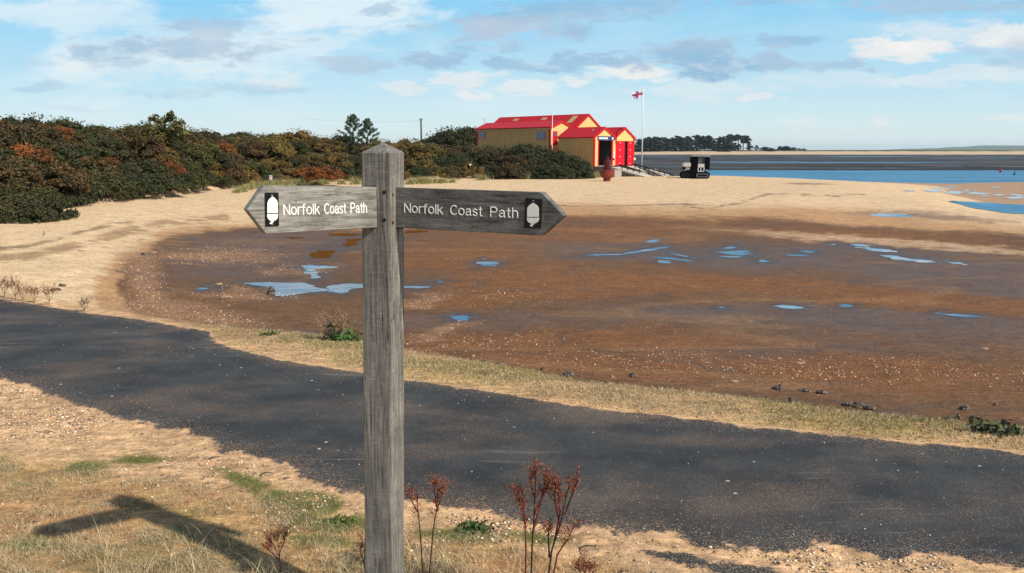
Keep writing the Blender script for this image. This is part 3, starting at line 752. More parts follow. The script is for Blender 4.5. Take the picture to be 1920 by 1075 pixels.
# tree with pale leaves rising out of the thicket
def bigleaf_tree():
    b = at(306, 268, 70); base = Vector((b.x, b.y, gz(b.x, b.y)))
    t = empty('broadleaf_tree', base, 0, 'taller yellow green leafy tree rising above the dark thicket', 'tree')
    ztop = at(306, 213, 70).z-base.z
    m = MB(); m.tube([(0, 0, -.2), (.05, .1, ztop*.4), (.2, 0, ztop*.8)], [.13, .09, .04])
    for k in range(7):
        a = k*.9; m.tube([(0.03, .05, ztop*(.3+.05*k)), (math.cos(a)*.8, math.sin(a)*.8, ztop*(.45+.05*k)), (math.cos(a)*1.2, math.sin(a)*1.2, ztop*(.6+.04*k))], [.05, .035, .015], 5)
    m.build('trunk', M_bark, t)
    cen = []; rr = []
    for px, py, r in [(280,245,14),(300,232,13),(318,226,13),(330,240,14),(345,252,12),(270,258,13),(290,262,14),(312,258,15),(335,262,13),(285,226,9),(319,217,8),(340,232,9),(300,248,14),(262,250,8),(325,250,13),(292,219,6),(322,212,4)]:
        p = at(px, py, 70+random.uniform(-1, 1))-base; cen.append(tuple(p)); rr.append(r/F*70)
    V, Fq, T = lobes_cloud(cen, rr, 520, .15, 1., .3)
    o = mesh_obj('crown', V, Fq, M_leaf, False, {'tint': ('FLOAT', T)}, t); o.color = (.10, .10, .034, 1)
bigleaf_tree()
# bushy pines above the thicket
M_pine, q = material('pine_needles')
pos = q.new('ShaderNodeTexCoord').outputs['Object']; t_ = q.attr('tint')
q.put(q.b.inputs['Base Color'], q.mix(t_, (.03, .06, .028), (.07, .12, .05))); q.put(q.b.inputs['Roughness'], .6)
def young_pine(px, top, bot, wpx, Y, lab):
    b = at(px, bot, Y); base = Vector((b.x, b.y, gz(b.x, b.y))); H = at(px, top, Y).z-base.z; wd = wpx/F*Y*.8; h0 = b.z-base.z
    t = empty('pine_tree', base, 0, lab, 'tree'); m = MB(); m.tube([(0, 0, -.2), (0, 0, H*.95)], [.07, .02], 6)
    Ps = []; Ns = []
    for k in range(30):
        f = (k/30)**.85; z = h0*.5+(H-h0*.5)*f; a = k*2.4; ln = wd*(1-f)**.7*random.uniform(.45, 1.1)+.10
        e = Vector((math.cos(a)*ln, math.sin(a)*ln, z+ln*.55)); m.tube([(0, 0, z), tuple((Vector((0, 0, z))+e)/2-Vector((0, 0, .04))), tuple(e)], [.022, .015, .008], 4, False)
        for j in range(130):
            s = random.uniform(.45, 1.08); p = Vector((0, 0, z)).lerp(e, s); Ps.append(tuple(p+Vector((random.gauss(0, .07), random.gauss(0, .07), random.gauss(.03, .08))))); Ns.append((random.gauss(0, 1), random.gauss(0, 1), random.gauss(0, .4)))
    m.build('trunk', M_bark, t)
    V, Fq = leaf_quads(np.array(Ps), np.array(Ns), .075, 3.)
    mesh_obj('crown', V, Fq, M_pine, False, {'tint': ('FLOAT', np.repeat(rng.random(len(Ps)), 4))}, t)
young_pine(662, 217, 250, 34, 104, 'taller of the two young pines poking above the thicket')
young_pine(689, 225, 250, 30, 103, 'lower of the two young pines poking above the thicket')

# ------------------------------------------------------------------ far shore pines
M_farleaf, q = material('dark_pine_crown'); q.put(q.b.inputs['Base Color'], q.mix(q.attr('tint'), (.016, .026, .016), (.04, .055, .03))); q.put(q.b.inputs['Roughness'], .8)
def far_tree(seed, lean=0, bushy=False):
    random.seed(seed)
    t = bpy.data.objects.new('shore_pine', None); sc.collection.objects.link(t)
    m = MB(); H = 17.
    m.tube([(0, 0, -1), (.3*lean, 0, 7), (lean, .3, 15)], [.5, .4, .25], 6)
    cen = []; rr = []
    for k in range(22 if not bushy else 44):
        a = random.uniform(0, 6.28); r = random.uniform(0, 4.6 if not bushy else 4.8); z = random.uniform(10, 16.3) if not bushy else random.uniform(1.5, 15)*(1-r/14)
        cen.append((lean+r*math.cos(a), r*math.sin(a), z)); rr.append(random.uniform(1., 2.2))
        if not bushy and k < 6: m.tube([(lean*.7, 0, 9+k*.7), (lean+r*math.cos(a), r*math.sin(a), z-.4)], [.2, .08], 5)
    m.build('trunk', M_bark, t)
    V, Fq, T = lobes_cloud(cen, rr, 34, .85, .62, .3)
    mesh_obj('crown', V, Fq, M_farleaf, False, {'tint': ('FLOAT', T)}, t)
    return t
protos = [far_tree(1, 1), far_tree(2, -1.2), far_tree(3, .4, True), far_tree(4, -.6, True), far_tree(5, 2)]
first = [True]*5
def far_spot(px, top, k, w=1.):
    Y = 935+random.uniform(0, 40); x = (px-CX)/F*Y*CP; z = gz(x, Y)
    s = (at(px, top, Y).z-z)/17.
    src = protos[k]
    if first[k]: o = src; first[k] = False
    else:
        o = src.copy(); sc.collection.objects.link(o)
        for ch in src.children:
            c = ch.copy(); sc.collection.objects.link(c); c.parent = o
    o.location = (x, Y, z-.3); o.rotation_euler = (0, 0, random.uniform(0, 6.28)); o.scale = (s*w*1.1, s*w*1.1, s)
    return o
random.seed(5)
for i in range(44):
    px = 1194+i*4.3+random.uniform(-2, 2); top = 253+random.choice([0, 1, 3, 6, 8])+random.uniform(-1, 1)+(4 if px < 1215 else 0)+(5 if px > 1335 else 0)
    tag(far_spot(px, top, random.choice([0, 2, 3, 2, 3, 2, 4]), 1.15), 'dark pine in the dense wood on the far shore', 'tree', 'pines of the dense wood on the far shore')
for px, top, k, lb in [(1348,256,0,'lone rounded pine just left of the tall flat topped pines on the far shore'),(1374,252,4,'tallest flat topped pine of the far shore clump'),
   (1383,252,1,'flat topped pine in the middle of the far shore clump'),(1393,254,0,'flat topped pine on the right of the far shore clump'),(1402,258,4,'lower flat topped pine at the right edge of the clump'),
   (1385,268,3,'low bushy tree beneath the flat topped pines'),(1405,266,2,'bushy rounded tree at the right end of the far wood'),(1418,271,3,'small bushy tree trailing off the right end of the far wood')]:
    tag(far_spot(px, top, k, 1.25), lb, 'tree')
for i, (px, top) in enumerate([(1360,269),(1371,271),(1432,274),(1438,275),(1447,276),(1462,273),(1468,274),(1473,273),(1480,275),(1488,275.5),(1499,277),(1507,277.5),(1212,262),(1203,262)]):
    tag(far_spot(px, top, 2+i % 2, 2.4+(i*7 % 5)*.4), 'low dark shrub on the dunes of the far shore', 'shrub', 'low shrubs on the far shore dunes')
random.seed(11)

# dark scrub line left behind the boathouse
for px, top in [(852,261),(868,262),(882,259),(896,260),(840,262)]:
    p = at(px, top, 150); add_bush(p.x, 150, 2.0, 'dark', 1.)

# ------------------------------------------------------------------ boathouse
M_red = simple('red_roof_sheet', lin(186, 26, 28), .5, var=.08, nscale=1.5)
M_trim = simple('red_trim', lin(196, 20, 26), .5, var=.06)
def clad(name, col):
    m, q = material(name); p = q.new('ShaderNodeTexCoord').outputs['Object']
    # ribs run vertically; spacing 0.22 m along both wall directions
    ge = q.new('ShaderNodeSeparateXYZ'); q.l.new(p, ge.inputs[0])
    s1 = q.math('MULTIPLY', q.math('ADD', ge.outputs[0], q.math('MULTIPLY', ge.outputs[1], -1)), .7071/.42*6.283)
    wv = q.math('SINE', s1)
    c = q.mix(q.mapr(wv, -.2, .8), tuple(v*.72 for v in col), col)
    c = q.mix(1, c, q.mapr(q.noise(p, .8, 5, .6), .3, .7, .88, 1.1, False), 'MULTIPLY')
    q.put(q.b.inputs['Base Color'], c); q.put(q.b.inputs['Roughness'], .55); q.put(q.b.inputs['Normal'], q.bump(wv, .6, .03))
    return m
M_clad = clad('ochre_cladding', lin(250, 180, 100))
M_gable = simple('yellow_gable', lin(242, 186, 118), .6, var=.05)
M_dark = simple('dark_metal', lin(28, 27, 30), .5, var=.3)
M_white = simple('white_paint', lin(232, 230, 222), .5, var=.05)
M_glass, q = material('window_glass'); q.put(q.b.inputs['Base Color'], (.10, .16, .2)); q.put(q.b.inputs['Roughness'], .08); q.put(q.b.inputs['Specular IOR Level'], .9)
M_blue = simple('blue_board', lin(44, 60, 110), .5, var=.05)
M_grey = simple('grey_metal', lin(150, 150, 150), .5, .3)
M_conc = simple('concrete', lin(196, 184, 164), .9, var=.12, nscale=3, bump=.3)
M_timber_shade = simple('timber_and_shade', lin(52, 44, 38), .85, var=.3)  # dark rail timber, also the painted shadow under the boathouse doors
M_sky = simple('rooflight', lin(176, 158, 112), .4, var=.1)
e1 = Vector((.7071, -.7071, 0)); e2 = Vector((.7071, .7071, 0)); ez = Vector((0, 0, 1))
def slen(K, e, px, z):
    k = (px-CX)/F; dz = z-CZ        # K.x+s e.x = k*((K.y+s e.y)CP - dz SP)
    return (k*(K.y*CP-dz*SP)-K.x)/(e.x-k*e.y*CP)
def corner(px, Y, z=3.): a = at(px, 260, Y); return Vector((a.x, Y, 0))
def zof(py, K): 
    a, b, c = ray(960, py); return CZ+c/b*K.y
def block(root, K, L, W, zb, ze, zr, gable_mat=None):
    """house block: K near gable corner, runs L back along -e1 and W across along e2"""
    o0 = root.location
    def P(a, b, z): return K-e1*a+e2*b+ez*z-o0
    m = MB(); t = .0
    m.add([P(0,0,zb), P(L,0,zb), P(L,0,ze), P(0,0,ze), P(0,W,zb), P(L,W,zb), P(L,W,ze), P(0,W,ze)], [(0,1,2,3), (4,7,6,5)])
    m.add([P(L,0,zb), P(L,W,zb), P(L,W,ze), P(L,W/2,zr), P(L,0,ze)], [(0,1,2,3,4)])
    m.build('wall', M_clad, root)
    r = MB(); ov = .16; k = (zr-ze)/(W/2); th = .14
    for sg in (0, 1):
        f = (lambda b: b) if sg == 0 else (lambda b: W-b)
        lo = (P(-ov,f(-.25),ze-.25*k+.03), P(L+ov,f(-.25),ze-.25*k+.03)); hi = (P(L+ov,W/2,zr+.03), P(-ov,W/2,zr+.03))
        q4 = [lo[0], lo[1], hi[0], hi[1]]
        r.add(q4+[p+ez*th for p in q4], [(0,1,2,3),(4,7,6,5),(0,4,5,1),(1,5,6,2),(2,6,7,3),(3,7,4,0)])
    r.build('roof', M_red, root)
    bt = MB(); w_ = .22
    for sg in (0, 1):
        f = (lambda b: b) if sg == 0 else (lambda b: W-b)
        a = P(-ov-.03, f(-.28), ze-.28*k+.05); b = P(-ov-.03, W/2, zr+.05)
        bt.add([a, b, b-ez*w_, a-ez*w_, a-e1*.06, b-e1*.06, b-ez*w_-e1*.06, a-ez*w_-e1*.06], [(0,1,2,3),(4,7,6,5),(0,4,5,1),(2,6,7,3),(0,3,7,4)])
    bt.build('bargeboard', M_trim, root)
    es = MB(); es.prism([P(0, -.03, ze-.05), P(L, -.03, ze-.05), P(L, -.03, ze-.26), P(0, -.03, ze-.26)], -e2*.08); es.build('eave_trim', M_gable, root)
    return P
def panel(root, P, a, b0, b1, z0, z1, mat, name, proud=.04, th=.06):
    m = MB(); q4 = [P(a-proud, b0, z0), P(a-proud, b1, z0), P(a-proud, b1, z1), P(a-proud, b0, z1)]
    m.prism(q4, -e1*th); return m.build(name, mat, root)
def spanel(root, P, a0, a1, z0, z1, mat, name, proud=.04, th=.06):
    m = MB(); q4 = [P(a0, -proud, z0), P(a1, -proud, z0), P(a1, -proud, z1), P(a0, -proud, z1)]
    m.prism(q4, e2*th); return m.build(name, mat, root)
# --- long station block
KA = corner(1033, 125); zeA = zof(239, KA)
LA = -slen(KA, e1, 893, zeA); WA = slen(KA, e2, 1073, zeA)
st = empty('lifeboat_station', (KA.x, KA.y, -1.6), 0, 'long lifeboat station with ochre cladding and bright red roof behind the bushes', 'building')
zrA = zof(228, KA+e2*WA/2)
PA = block(st, KA, LA, WA, -1.8, zeA, zrA)
def gable(root, P, W, zb, ze, zr, off=0.02):
    m = MB(); m.prism([P(-off, 0, zb), P(-off, W, zb), P(-off, W, ze), P(-off, W/2, zr), P(-off, 0, ze)], -e1*.0+e1*-.1); return m.build('gable_wall', M_gable, root)
gable(st, PA, WA, -1.8, zeA, zrA)
K2 = KA+e2*WA; t2 = slen(K2, e1, 1079, zeA); K2 = K2+e1*t2+e2*.05
ze2 = zof(239.5, K2); W2 = slen(K2, e2, 1126, ze2); zr2 = zof(215.5, K2+e2*W2/2)
Kr = K2+e2*W2/2; L2 = -slen(Kr, e1, 938, zr2)
P2 = block(st, K2, L2, W2, -1.8, ze2, zr2); gable(st, P2, W2, -1.8, ze2, zr2)
def window(root, P, a0, a1, z0, z1, side=True):
    f = spanel(root, P, a0, a1, z0, z1, M_trim, 'window', .05, .09)
    w_ = (a1-a0); m = MB()
    n = 2
    for i in range(n):
        x0 = a0+.12+i*(w_-.18)/n; x1 = x0+(w_-.18)/n-.08
        m.prism([P(x0, -.07, z0+.12), P(x1, -.07, z0+.12), P(x1, -.07, z1-.12), P(x0, -.07, z1-.12)], e2*.015)
    m.build('pane', M_glass, f)
    m = MB(); m.prism([P(a0+.1, -.06, z0+.08), P(a1-.1, -.06, z0+.08), P(a1-.1, -.06, z1-.08), P(a0+.1, -.06, z1-.08)], e2*.012)
    m.build('frame', M_white, f)
def aon(K, px, z): return -slen(K, e1, px, z)
window(st, PA, aon(KA, 1023, 4), aon(KA, 1007, 4), zof(262, KA), zof(246, KA))
wl = aon(KA, 911, 4); KK = KA-e1*wl
window(st, PA, wl, aon(KA, 898, 4), zof(258, KK), zof(248, KK))
# side entrance, red
b0 = slen(KA+e1*.1, e2, 1036, 3); b1 = slen(KA+e1*.1, e2, 1045, 3)
d = panel(st, PA, 0, b0, b1, zof(272, KA), zof(246, KA), M_trim, 'door', .12, .14)
panel(st, PA, 0, b0+.3, b1-.3, zof(255, KA), zof(249, KA), M_glass, 'pane', .15, .02).parent = d
for px0, px1 in ((1028.5, 1034.5),):
    spanel(st, PA, 0.0, .35, -1.6, zeA-.1, M_trim, 'corner_trim', .06, .08)
spanel(st, PA, LA-.35, LA+.02, -1.6, zeA-.1, M_trim, 'corner_trim', .06, .08)
# rooflights on the big roof
def rooflight(root, K, P, W, ze, zr, px, py, wpx, fr0, fr1):
    k = (zr-ze)/(W/2); m = MB(); b = W/2*(fr0+fr1)/2; Kc = K+e2*b
    a0 = -slen(Kc, e1, px+wpx/2, 6); a1 = -slen(Kc, e1, px-wpx/2, 6)
    h = lambda b: ze+k*b+.21
    m.prism([P(a0, W/2*fr0, h(W/2*fr0)), P(a1, W/2*fr0, h(W/2*fr0)), P(a1, W/2*fr1, h(W/2*fr1)), P(a0, W/2*fr1, h(W/2*fr1))], ez*-.05)
    m.build('rooflight', M_sky, root)
rooflight(st, K2, P2, W2, ze2, zr2, 967, 225, 8, .62, .8)
rooflight(st, K2, P2, W2, ze2, zr2, 1020, 223, 9, .62, .8)
rooflight(st, K2, P2, W2, ze2, zr2, 1073, 228, 9, .3, .85)
m = MB(); p = at(908.5, 221, KA.y+9); pb = at(908.5, 231, KA.y+9); m.tube([pb-st.location, p-st.location], .03, 5); m.tube([p-st.location+Vector((-.3, 0, -.3)), p-st.location+Vector((.3, 0, -.3))], .02, 4); m.build('aerial', M_grey, st)
# --- twin boathouse with the doors
KB = corner(1113.5, 118); zbB = zof(311.5, KB); zeB = zof(257.5, KB)
bh = empty('boathouse', (KB.x, KB.y, zbB), 0, 'twin gabled boathouse with red doors at the top of the concrete ramp', 'building')
LB = -slen(KB, e1, 1047, zeB); WB = slen(KB, e2, 1153, zeB); zrB = zof(240, KB+e2*WB/2)
PB = block(bh, KB, LB, WB, -2.2, zeB, zrB)
KC = KB+e2*(WB+.06)-e1*.05; WC = slen(KC, e2, 1189, zeB); zrC = zof(240.5, KC+e2*WC/2)
PC = block(bh, KC, LB+1.5, WC, -2.2, zeB, zrC)
# gable B with the open doorway
dz1 = zof(263.5, KB)
db0 = slen(KB, e2, 1121, 2); db1 = slen(KB, e2, 1149, 2)
m = MB()
m.prism([PB(-.02, 0, zbB), PB(-.02, db0, zbB), PB(-.02, db0, dz1), PB(-.02, 0, dz1)], -e1*.12)
m.prism([PB(-.02, db1, zbB), PB(-.02, WB, zbB), PB(-.02, WB, dz1), PB(-.02, db1, dz1)], -e1*.12)
m.prism([PB(-.02, 0, dz1), PB(-.02, WB, dz1), PB(-.02, WB, zeB), PB(-.02, WB/2, zrB), PB(-.02, 0, zeB)], -e1*.12)
m.build('gable_wall', M_gable, bh)
panel(bh, PB, 0, -.03, .3, zbB, zeB-.1, M_trim, 'corner_trim', .07, .08)
panel(bh, PB, 0, db0-.02, db0+.2, zbB, dz1, M_trim, 'door_frame', .05, .1)
panel(bh, PB, 0, db1-.3, db1+.02, zbB, dz1, M_trim, 'door_frame', .05, .1)
M_in = simple('interior_wall', lin(120, 126, 132), .8, var=.15)
M_ind = simple('dark_interior', lin(52, 54, 60), .8, var=.3)
m = MB(); m.prism([PB(.1, WB-.12, zbB), PB(4, WB-.12, zbB), PB(4, WB-.12, zeB+.4), PB(.1, WB-.12, zeB+.4)], -e2*.05); m.build('side_lining', M_ind, bh)
m = MB(); m.prism([PB(.1, .15, dz1+.1), PB(4, .15, dz1+.1), PB(4, WB-.2, dz1+.1), PB(.1, WB-.2, dz1+.1)], ez*.05); m.build('ceiling', M_ind, bh)
m = MB(); m.prism([PB(3.6, .2, zbB), PB(3.6, WB-.2, zbB), PB(3.6, WB-.2, 2.2), PB(3.6, .2, 2.2)], -e1*.05); m.build('inner_wall', M_in, bh)
m = MB(); m.prism([PB(0, .1, zbB-.1), PB(0, WB-.1, zbB-.1), PB(LB, WB-.1, zbB-.1), PB(LB, .1, zbB-.1)], ez*.08); m.build('floor_slab', M_conc, bh)
m = MB()
for i in range(5): m.box(tuple(PB(3.4, 1+i*.7, zbB+1.9+.35*(i % 2))), (.3, .3, .35))
m.build('hanging_gear', M_dark, bh)
sb = panel(bh, PB, 0, db0-.15, db1+.2, dz1+.02, dz1+.62, M_blue, 'name_board', .09, .05)
panel(bh, PB, 0, db0+.1, db0+(db1-db0)*.62, dz1+.2, dz1+.44, M_white, 'lettering', .1, .012).parent = sb
panel(bh, PB, 0, db1-.35, db1, dz1+.16, dz1+.5, M_white, 'emblem', .1, .012).parent = sb
panel(bh, PB, 0, WB-.45, WB-.08, zof(290, KB), zof(284.5, KB), M_white, 'notice_board', .1, .08)
panel(bh, PB, 0, WB-.42, WB-.12, zof(297, KB), zof(292, KB), M_white, 'notice_board', .1, .08)
panel(bh, PB, 0, WB-.42, WB-.12, zof(301, KB), zof(297.5, KB), M_dark, 'intake_box', .1, .08)
# gable C with the folding doors
cz1 = zof(264.5, KC)
m = MB(); m.prism([PC(-.02, 0, cz1), PC(-.02, WC, cz1), PC(-.02, WC, zeB), PC(-.02, WC/2, zrC), PC(-.02, 0, zeB)], -e1*.12); m.build('gable_wall', M_gable, bh)
panel(bh, PC, 0, WC-.3, WC+.03, zbB, zeB-.1, M_trim, 'corner_trim', .07, .1)
panel(bh, PC, 0, 0.0, .14, zbB, cz1, M_gable, 'corner_trim', .05, .1)
M_door = simple('red_door_paint', lin(222, 10, 34), .4, var=.05)
for (x0, x1) in ((.16, WC*.50), (WC*.66, WC-.32)):
    dd = panel(bh, PC, 0, x0, x1, zbB, cz1, M_door, 'door', .02, .08)
    for r_ in range(4):
        zz = zbB+.3+(cz1-zbB-.6)*r_/3
        panel(bh, PC, 0, (x0+x1)/2-.13, (x0+x1)/2+.13, zz-.04, zz+.04, M_white, 'hinge', .05, .03).parent = dd
panel(bh, PC, 0, WC*.5, WC*.66, zbB, cz1, simple('dark_red_gap', lin(60, 6, 16), .7), 'door_reveal', -.25, .05)
# walkway, foundation
m = MB(); m.prism([PB(-.1, .1, -2.3), PB(-.1, WB+WC, -2.3), PB(-.1, WB+WC, zbB-.06), PB(-.1, .1, zbB-.06)], -e1*LB); m.build('foundation_shade', M_timber_shade, bh)  # dark base wall carries the shadow below the ramps in its colour
# vents and lamps on the roofs
p = at(1112, 246, KB.y+2.2)-bh.location; m = MB(); m.box(tuple(p), (.3, .3, .5)); m.build('roof_vent', M_grey, bh)
p = PC(-.2, .1, zeB+.3); m = MB(); m.tube([p-ez*1.2, p+ez*.6, p+ez*.9+e1*.5], .05, 6); m.box(tuple(p+ez*.9+e1*.7), (.6, .3, .15)); m.build('lamp_bracket', M_dark, bh)
p = PC(0, WC+.15, zof(299, KC)); m = MB(); m.lathe([(.05,-.2),(.22,-.15),(.25,0),(.22,.15),(.05,.2)], 12, tuple(p)); m.build('float_ring', M_white, bh, True)

# ramps
def ramp(name, a, b, wv, th, mat, lab, cat):
    a = Vector(a); b = Vector(b); wv = Vector(wv); m = MB(); m.prism([Vector((0, 0, 0)), wv, b-a+wv, b-a], (0, 0, -th))
    o = m.build(name, mat); o.location = a; return tag(o, lab, cat)
a = at(1146, 313.5, 117.4); b = at(1209, 331, 110.5); b.z = gz(b.x, b.y)+.06
ramp('ramp', a, b, e2*2.0, .22, M_conc, 'pale concrete boat ramp sloping down from the open boathouse doorway', 'ramp')
a = at(1176, 311.5, 121); b = at(1216, 324.5, 117); b.z = gz(b.x, b.y)+.1
ramp('ramp', a, b, e2*1.6, .15, M_conc, 'pale plank ramp below the closed red doors', 'ramp')
a = at(1214, 317, 119.5); b = at(1245, 329.5, 111); b.z = gz(b.x, b.y)+.05
ramp('slipway', a, b, (1.2, .2, 0), .12, M_conc, 'pale slipway planks right of the tall flagpole', 'slipway')
def rail(P0, P1, npost, lab):
    a = at(*P0); b = at(*P1); t = empty('handrail', a, 0, lab, 'railing', )
    m = MB(); m.bar((0, 0, 0), b-a, .14, .16); m.build('rail', M_timber_shade, t)
    for i in range(npost):
        f = (i+.5)/npost; p = (b-a)*f; g_ = gz(a.x+p.x, a.y+p.y)-a.z; m = MB(); m.bar(p+Vector((0, 0, 0)), (p.x, p.y, min(g_, p.z-.4)), .12); m.build('post', M_timber_shade, t)
rail((1161,308.5,116.8), (1204,322,113), 4, 'dark timber beam running down beside the concrete ramp')
rail((1186,307.5,121), (1214,314,119), 3, 'dark timber beam beneath the closed red doors')
rail((1212,314.5,119), (1262,328.5,110), 5, 'dark timber rail running down the slipway towards the tracked vehicle')
m = MB(); p = at(1158, 322, 113.5); p.z = gz(p.x, p.y)-.1
m.box((0, 0, .55), (1., 1., 1.1)); m.box((0, 0, 1.12), (1.1, 1.1, .06)); o = m.build('concrete_block', M_conc, None, False, .03); o.location = p
tag(o, 'pale concrete block under the ramp beside the red buoy', 'block')

# flagpole with flag
def pole(px, top, bot, Y, r, lab, truck=True):
    b = at(px, bot, Y); b.z = min(b.z, gz(b.x, b.y)+.3) if Y < 130 else b.z
    H = at(px, top, Y).z-b.z; t = empty('flagpole', b, 0, lab, 'flagpole')
    m = MB(); m.tube([(0, 0, -.1), (0, 0, H*.5), (0, 0, H)], [r, r*.8, r*.5], 10); m.build('pole', M_white, t, True)
    m = MB(); m.lathe([(.02,-.1),(.1,-.06),(.12,0),(.1,.06),(.02,.1)], 10, (0, 0, H)); m.build('finial', M_white, t, True)
    return t, H
Yf = ground_at(1202, 327, -1.95).y
fp, FH = pole(1202.5, 165, 327, Yf, .13, 'tall white flagpole flying the cross flag beside the boathouse')
m = MB(); m.tube([(.17, 0, 1.2), (.2, 0, FH*.97)], .012, 4); m.build('halyard', M_white, fp)
m = MB(); m.box((0, 0, .35), (.5, .5, .7)); m.build('foot_bracket', M_white, fp)
pole(1035.5, 212, 262, 120, .07, 'thin white mast standing before the station roof')
# flag: white field, red cross edged blue, wind-blown to the left
def flag():
    M_fl, q = material('flag_cloth'); uv = q.attr('uvw', 'Color'); s = q.new('ShaderNodeSeparateColor'); q.l.new(uv, s.inputs[0]); u, v = s.outputs[0], s.outputs[1]
    du = q.math('ABSOLUTE', q.math('SUBTRACT', u, .5)); dv = q.math('MULTIPLY', q.math('ABSOLUTE', q.math('SUBTRACT', v, .5)), .62)
    dmin = q.math('MINIMUM', du, dv)
    c = q.mix(q.math('LESS_THAN', dmin, .095), (.72, .68, .74), (.03, .03, .16)); c = q.mix(q.math('LESS_THAN', dmin, .06), c, (.50, .03, .07))
    q.put(q.b.inputs['Base Color'], c); q.put(q.b.inputs['Roughness'], .8)
    wd, hg = 21/F*Yf, 14/F*Yf; nx, ny = 24, 14; V = []; UVc = []
    for j in range(ny+1):
        for i in range(nx+1):
            a, b = i/nx, j/ny; wv = .18*a*math.sin(a*9+b*1.5)
            V.append((-.15-a*wd*(.95-.02*b), wv, FH-.35-hg+b*hg*(1-.12*a)-a*.35+.06*math.sin(a*8)+.03*math.sin(b*5+a*14))); UVc.append((a, b, 0))
    Fq = [(j*(nx+1)+i, j*(nx+1)+i+1, (j+1)*(nx+1)+i+1, (j+1)*(nx+1)+i) for j in range(ny) for i in range(nx)]
    o = mesh_obj('flag', V, Fq, M_fl, True, {'uvw': ('FLOAT_COLOR', np.array(UVc))}); o.location = fp.location
    tag(o, 'white flag with dark edged red cross flying left from the tall pole', 'flag')
flag()

# telegraph pole behind the thicket
b = at(790, 262, 135); t = empty('telegraph_pole', b, 0, 'bare wooden pole standing up behind the thicket', 'pole')
H = at(790, 222, 135).z-b.z; m = MB(); m.tube([(0, 0, -2.5), (0, 0, H)], [.16, .12], 8); m.build('shaft', M_bark, t); m = MB(); m.bar((-.35, 0, H-.25), (.35, 0, H-.25), .08); m.build('bracket', M_bark, t)
# the wire running left from it
p0 = at(790, 226, 135); p1 = at(560, 221, 150); m = MB()
pts = [p0.lerp(p1, k/16)-Vector((0, 0, 4*(k/16)*(1-k/16)*.5)) for k in range(17)]; m.tube([p-p0 for p in pts], .012, 4); o = m.build('overhead_wire', M_grey); o.location = p0
tag(o, 'thin overhead wire running left from the bare wooden pole', 'wire')

# warning sign by the bushes
p = ground_at(509, 352, -1.95); t = empty('warning_sign', p, 0, 'small white notice with red marks on a post before the thicket', 'sign')
H = at(509, 329, p.y).z-p.z; m = MB(); m.tube([(0, 0, -.1), (0, 0, H)], .03, 6); m.build('post', M_grey, t)
m = MB(); m.box((0, -.04, H-.22), (.28, .02, .42)); pb_ = m.build('panel', M_white, t)
m = MB(); m.box((0, -.053, H-.14), (.2, .004, .1)); m.box((0, -.053, H-.32), (.2, .004, .05)); m.build('red_marking', M_trim, pb_)
p = at(882, 309, 99); t = empty('small_sign', (p.x, p.y, p.z), 0, 'tiny white marker plate deep in the thicket', 'sign')
m = MB(); m.box((0, 0, 0), (.22, .02, .16)); m.build('panel', M_white, t); m = MB(); m.tube([(0, .03, -.5), (0, .03, .05)], .02, 5); m.build('post', M_grey, t)

# ------------------------------------------------------------------ navigation buoy on the sand
M_buoy = simple('red_buoy_paint', lin(92, 16, 20), .55, var=.3, nscale=4)
M_buoyf = simple('faded_buoy_float', lin(132, 54, 46), .6, var=.25, nscale=4)
p = ground_at(1138, 340, -1.95); t = empty('navigation_buoy', p, 0, 'weathered red navigation buoy standing on the sand before the ramp', 'buoy')
s = p.y/F; Wb = 13*s; z1 = 6.0*s; z2 = 20*s; z3 = 43*s
m = MB(); m.lathe([(Wb*.5, -.05), (Wb*.52, z1)], 20); m.build('foot', M_buoyf, t, False)
m = MB(); m.lathe([(Wb*.62, z1), (Wb*.9, z1+.12), (Wb, z1+.35), (Wb, z1+.48), (Wb*1.06, z1+.5), (Wb*1.06, z1+.58), (Wb*.98, z1+.6), (Wb*.98, z2-.1), (Wb*1.04, z2-.08), (Wb*1.04, z2), (Wb*.4, z2+.03)], 28); m.build('float', M_buoyf, t, False)
m = MB(); m.lathe([(.42, z2), (.42, z2+.1), (.36, z2+.14), (.3, z3*.85), (.22, z3*.86), (.18, z3*.93), (.24, z3*.94), (.24, z3)], 16); m.build('tower', M_buoy, t)
for k in range(4):
    a = k*math.pi/2+.5; m = MB(); m.tube([(.72*math.cos(a), .72*math.sin(a), z2), (.3*math.cos(a), .3*math.sin(a), z3*.9)], .035, 6); m.build('strut', M_grey if k == 0 else M_buoy, t)
m = MB(); m.lathe([(.1, z3), (.12, z3+.05), (.1, z3+.2), (.03, z3+.25)], 10); m.build('lantern', M_dark, t, True)
# two channel buoys
def chbuoy(px, py, col, conical, lab):
    X, Y = G(px, py+2, WATER_Z); t = empty('channel_buoy', (X, Y, WATER_Z), 0, lab, 'buoy'); mt = simple('buoy_colour', col, .5); t.scale = (.45, .45, .5)
    m = MB(); m.lathe([(.7, -.3), (.75, .3), (.5, .4)], 16); m.build('float', mt, t)
    m = MB(); m.lathe([(.5, .4), (.5, 1.0), (.05, 1.4)] if not conical else [(.35, .4), (.12, 1.5), (.04, 1.9)], 12); m.build('topmark', mt, t)
chbuoy(1876, 321, lin(190, 30, 40), False, 'tiny red buoy at the far edge of the blue channel')
chbuoy(1902, 326, lin(20, 110, 90), True, 'tiny green conical buoy in the blue channel')

